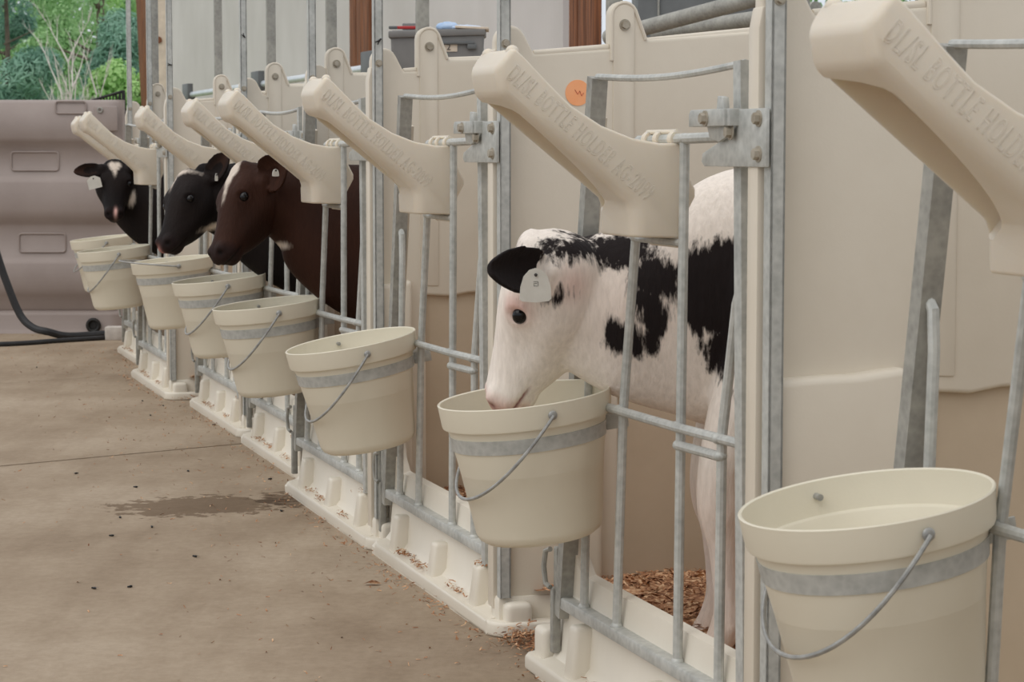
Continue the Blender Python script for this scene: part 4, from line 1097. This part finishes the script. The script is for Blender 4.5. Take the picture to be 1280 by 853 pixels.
# galvanized feeder pipes and grey box at upper right
YP = 9.2
for k, (a, b_, r, lab) in enumerate(((at(760, 47, YP), at(1020, -22, YP - .9), .019, 'thick galvanized pipe slanting above the cream panel, upper of two'), (at(820, 42, YP + .25), at(1020, 12, YP - .6), .019, 'galvanized pipe slanting close to the cream panel top, lower of two'))):
    bm = bmesh.new(); tube(bm, [a, b_], r * 1.62, 20)
    pr_ = tag(finish('galvanized_pipe', bm, M['galvd'], None), lab, 'pipe')
    for q_ in (.12, .95):
        p_ = a.lerp(b_, q_); bm = bmesh.new(); tube(bm, [p_, (p_.x, p_.y, GZ)], .02, 12); finish('leg', bm, M['galvd'], pr_)
# frame that carries those pipes and the box
YC = 10.1
fr_ = empty('metal_cabinet', (at(880, 30, YC).x, YC, GZ)); tag(fr_, 'dark grey metal cabinet standing behind the two slanting galvanized pipes', 'cabinet')
bm = bmesh.new(); x0_, x1_ = at(797, 0, YC).x - fr_.location.x, at(1010, 0, YC).x - fr_.location.x
box(bm, ((x0_ + x1_) / 2, .25, .95), (x1_ - x0_, .5, 1.9), bevel=.008); finish('cabinet_body', bm, M['darkbox'], fr_)
bm = bmesh.new(); xb = at(823, 0, YC).x - fr_.location.x
box(bm, (xb, -.006, .95), (.008, .012, 1.86)); finish('seam', bm, M['galvd'], fr_)

# grey tote bin with things on its lid
YB = 9.0
bx0, bx1 = at(486, 60, YB).x, at(607, 60, YB).x; zb0, zb1 = at(500, 94, YB).z - .02, at(500, 38, YB).z
tb = empty('tool_trolley', ((bx0 + bx1) / 2, YB + .1, GZ)); tag(tb, 'grey steel trolley behind the pens that carries the grey bin', 'trolley')
bm = bmesh.new(); box(bm, (0, 0, zb0 - GZ - .015), (.42, .30, .03), bevel=.005); finish('trolley_top', bm, M['darkbox'], tb)
for sx_ in (-1, 1):
    for sy_ in (-1, 1):
        bm = bmesh.new(); box(bm, (sx_ * .19, sy_ * .13, (zb0 - GZ - .03) / 2), (.03, .03, zb0 - GZ - .03)); finish('leg', bm, M['darkbox'], tb)
bn = empty('storage_bin', ((bx0 + bx1) / 2, YB + .1, zb0), 0.0); tag(bn, 'grey plastic storage bin with a label and lid, standing behind the pens', 'bin')
wb, hb_ = bx1 - bx0, zb1 - zb0
bm = bmesh.new(); v = box(bm, (0, 0, hb_ / 2), (wb * .96, .26, hb_), bevel=.012, seg=3)
for q in bm.verts:
    if q.co.z < hb_ * .5: q.co.x *= .96; q.co.y *= .95
finish('bin_body', bm, M['bin'], bn)
bm = bmesh.new(); box(bm, (0, 0, hb_ - .012), (wb, .28, .028), bevel=.006)
for q in bm.verts: q.co.z += q.co.x * .03
finish('bin_lid', bm, M['bin'], bn)
bm = bmesh.new(); box(bm, (wb * .36, -.137, hb_ - .065), (.035, .014, .02), bevel=.003); box(bm, (wb * .2, -.136, hb_ - .05), (.14, .012, .012), bevel=.003); finish('lid_latch', bm, M['darkbox'], bn)
def sticker(px, py, w, h, mat, nm='label_sticker'):
    p = at(px, py, YB - .03); bm = bmesh.new(); box(bm, (p.x - bn.location.x, -.1305, p.z - zb0), (w, .0015, h)); return finish(nm, bm, mat, bn, smooth=False)
sticker(562, 59, .060, .034, M['paper']); sticker(556, 69, .022, .012, M['teal']); sticker(557, 76, .022, .014, M['cyan'])
cu = bpy.data.curves.new('t', 'FONT'); cu.body = ' T2'; cu.size = .034; cu.extrude = .0004; cu.resolution_u = 4
to = bpy.data.objects.new('t', cu); COL.objects.link(to); me = eval_mesh(to, 'printed_text'); bpy.data.objects.remove(to); me.materials.append(M['ink'])
o = bpy.data.objects.new('label_text', me); COL.objects.link(o); o.parent = bn; o.rotation_euler = (math.pi / 2, 0, 0)
p = at(548.5, 62.5, YB - .03); o.location = (p.x - bn.location.x, -.1325, p.z - zb0)
zl = zb0 + hb_ + .006
def on_lid(nm, px, lab, cat):
    o = empty(nm, (at(px, 30, YB).x, YB + .06, zl)); tag(o, lab, cat); return o
cl = on_lid('red_clamp', 505, 'red hand tool lying on the left of the grey bin lid', 'tool')
bm = bmesh.new(); box(bm, (.01, 0, .008), (.085, .016, .012), bevel=.004); box(bm, (.075, 0, .008), (.03, .014, .012), bevel=.004); box(bm, (.0, .02, .008), (.07, .01, .01), Matrix.Rotation(.15, 3, 'Z'), bevel=.003); finish('handle', bm, M['red'], cl)
bm = bmesh.new(); box(bm, (-.045, 0, .008), (.035, .02, .012), bevel=.004); finish('jaw', bm, M['darkbox'], cl)
sb = on_lid('grey_case', 517, 'small flat grey case behind the red tool on the grey bin lid', 'case'); sb.location.y += .09
bm = bmesh.new(); box(bm, (0, 0, .015), (.10, .05, .028), bevel=.004); finish('case_body', bm, M['bin'], sb)
bg_ = on_lid('plastic_bag', 570, 'crumpled pale blue plastic bag on the right of the grey bin lid', 'bag')
bm = bmesh.new(); ell(bm, (-.035, 0, .010), (.045, .035, .022), u=28, v=18); ell(bm, (.03, 0, .006), (.075, .04, .013), u=28, v=18)
for q in bm.verts: q.co += q.co.normalized() * (.006 * noise.noise(q.co * 60)); q.co.z = max(q.co.z, .001)
finish('crumpled_film', bm, M['blue'], bg_)
pt = on_lid('paper_tray', 590, 'flat cream tray overhanging the right end of the grey bin lid', 'tray')
bm = bmesh.new(); box(bm, (.0, 0, .003), (.13, .2, .010), Matrix.Rotation(.05, 3, 'Y'), bevel=.003); finish('tray_body', bm, M['paper'], pt)

# ------------------------------------------------------------------ trees
def tree(name, loc, h, r, mat, label, seed, kind='round', nleaf=9000, ls=.10):
    random.seed(seed)
    root = empty(name, loc); tag(root, label, 'tree', 'trees beyond the yard')
    bm = bmesh.new(); tube(bm, [(0, 0, 0), (.05, 0, h * .5), (0, 0, h * .92)], [r * .05, r * .035, r * .01], 10)
    for k in range(14):
        a = random.uniform(0, 6.28); z = h * random.uniform(.2, .85); l = r * random.uniform(.5, .9) * (1 - z / h * .6)
        tube(bm, [(0, 0, z), (l * math.cos(a), l * math.sin(a), z + l * .35)], [r * .02, r * .004], 6)
    finish('trunk', bm, M['bark'], root)
    bm = bmesh.new()
    blobs = []
    nb = 46
    for _ in range(nb):
        t = random.random() ** .8
        z = h * (.08 + .86 * t)
        rr = r * ((1 - t) ** .8 + .08 if kind == 'cone' else math.sin(math.pi * (.12 + .8 * t)) ** .6)
        a = random.uniform(0, 6.28); q = random.uniform(.45, 1.0)
        blobs.append((Vector((rr * q * math.cos(a), rr * q * math.sin(a), z)), r * random.uniform(.16, .34)))
    for _ in range(nleaf):
        c, br = random.choice(blobs)
        v = Vector((random.gauss(0, 1), random.gauss(0, 1), random.gauss(0, 1) + .25)).normalized()
        p = c + v * br * random.uniform(.75, 1.05); p.z = max(.1, p.z)
        nn = (v + Vector((random.uniform(-.6, .6), random.uniform(-.6, .6), random.uniform(-.3, .9)))).normalized()
        u = nn.orthogonal().normalized(); w = nn.cross(u); a = random.uniform(0, 6.28); U = u * math.cos(a) + w * math.sin(a); V = nn.cross(U)
        s_ = ls * random.uniform(.6, 1.4)
        if kind == 'cone': q4 = [p - U * s_ * 1.2, p + V * s_ * .18, p + U * s_ * 1.2, p - V * s_ * .18]
        else: q4 = [p - U * s_ * .7, p + V * s_ * .42, p + U * s_ * .7, p - V * s_ * .42]
        bm.faces.new([bm.verts.new(x) for x in q4])
    finish('foliage', bm, mat, root, smooth=False)
T = [('pine_tree', (-9.6, 40, GZ), 7, 1.6, 'leaf_b', 'blue-green pine at the left edge beyond the yard', 'cone'),
     ('pine_tree', (-7.9, 36, GZ), 5.2, 1.1, 'leaf_b', 'blue-green pine left of the bare white tree', 'cone'),
     ('broadleaf_tree', (-8.4, 47, GZ), 8, 2.3, 'leaf_a', 'mid green broadleaf tree behind the bare white tree', 'round'),
     ('broadleaf_tree', (-13.4, 49, GZ), 8, 2.4, 'leaf_a', 'mid green broadleaf tree at the far upper left corner', 'round'),
     ('bright_bush', (-6.0, 37, GZ), 2.3, 1.1, 'leaf_c', 'bright yellow-green bush just left of the broad timber post', 'round'),
     ('bright_bush', (-8.9, 38, GZ), 2.0, 1.1, 'leaf_c', 'bright green bush low behind the grey mauve wall', 'round'),
     ('broadleaf_tree', (-6.6, 52, GZ), 8.5, 2.3, 'leaf_c', 'light green broadleaf tree beside the broad timber post', 'round'),
     ('pine_tree', (-7.0, 41.5, GZ), 3.4, 1.2, 'leaf_b', 'low blue-green pine under the bare white tree', 'cone'),
     ('broadleaf_tree', (-14.5, 66, GZ), 10, 3.2, 'leaf_a', 'large dark broadleaf tree deep behind the pines on the left', 'round'),
     ('broadleaf_tree', (-9.0, 62, GZ), 10, 3.2, 'leaf_a', 'large dark broadleaf tree deep behind the bare tree', 'round'),
     ('broadleaf_tree', (6.6, 34, GZ), 7.5, 2.2, 'leaf_a', 'broadleaf tree top showing above the pens at the upper right', 'round')]
T += [('broadleaf_tree', (-21 + 4.2 * q_, 78 + 3 * (q_ % 2), GZ), 13, 3.6, 'leaf_a', lb, 'round') for q_, lb in enumerate(('tall hazy tree at the back, farthest left', 'tall hazy tree at the back behind the left pine', 'tall hazy tree at the back behind the bare tree', 'tall hazy tree at the back next to the brown timber'))]
for k, (nm, lc, h, r, mt, lab, kd) in enumerate(T): tree(nm, lc, h, r, M[mt], lab, 100 + k, kd, 24000 if k <= 10 else 14000, .2 if k > 10 else .068 if kd == 'round' else .066)
random.seed(5)
dt = empty('bare_tree', (at(88, 125, 32).x, 32, GZ)); tag(dt, 'bare leafless tree with bleached white branches beyond the grey mauve wall', 'tree')
bm = bmesh.new()
def branch(p, d_, l, r, lev):
    pts = [p]; dd = d_.copy()
    for k in range(4):
        dd = (dd + Vector((random.uniform(-.12, .12), random.uniform(-.12, .12), random.uniform(-.02, .10)))).normalized(); pts.append(pts[-1] + dd * l / 4)
    tube(bm, pts, [r * (1 - .2 * k) for k in range(5)], 6)
    if lev > 0:
        for k in range(4 if lev > 1 else 3):
            q = pts[random.randint(1, 4)]; s_ = random.choice((-1, 1))
            nd_ = (dd + Vector((s_ * random.uniform(.2, .6), random.uniform(-.4, .4), random.uniform(.1, .5)))).normalized(); branch(q, nd_, l * random.uniform(.30, .5), r * .45, lev - 1)
for (a, l) in ((-.14, 1.7), (-.06, 2.0), (.02, 2.1), (.06, 1.8), (.14, 1.6), (.30, 1.2), (-.2, 1.1), (.45, .9)): branch(Vector((a * .1, 0, .2)), Vector((a, random.uniform(-.2, .2), 1)).normalized(), l, .030, 3)
finish('branches', bm, M['deadwood'], dt)
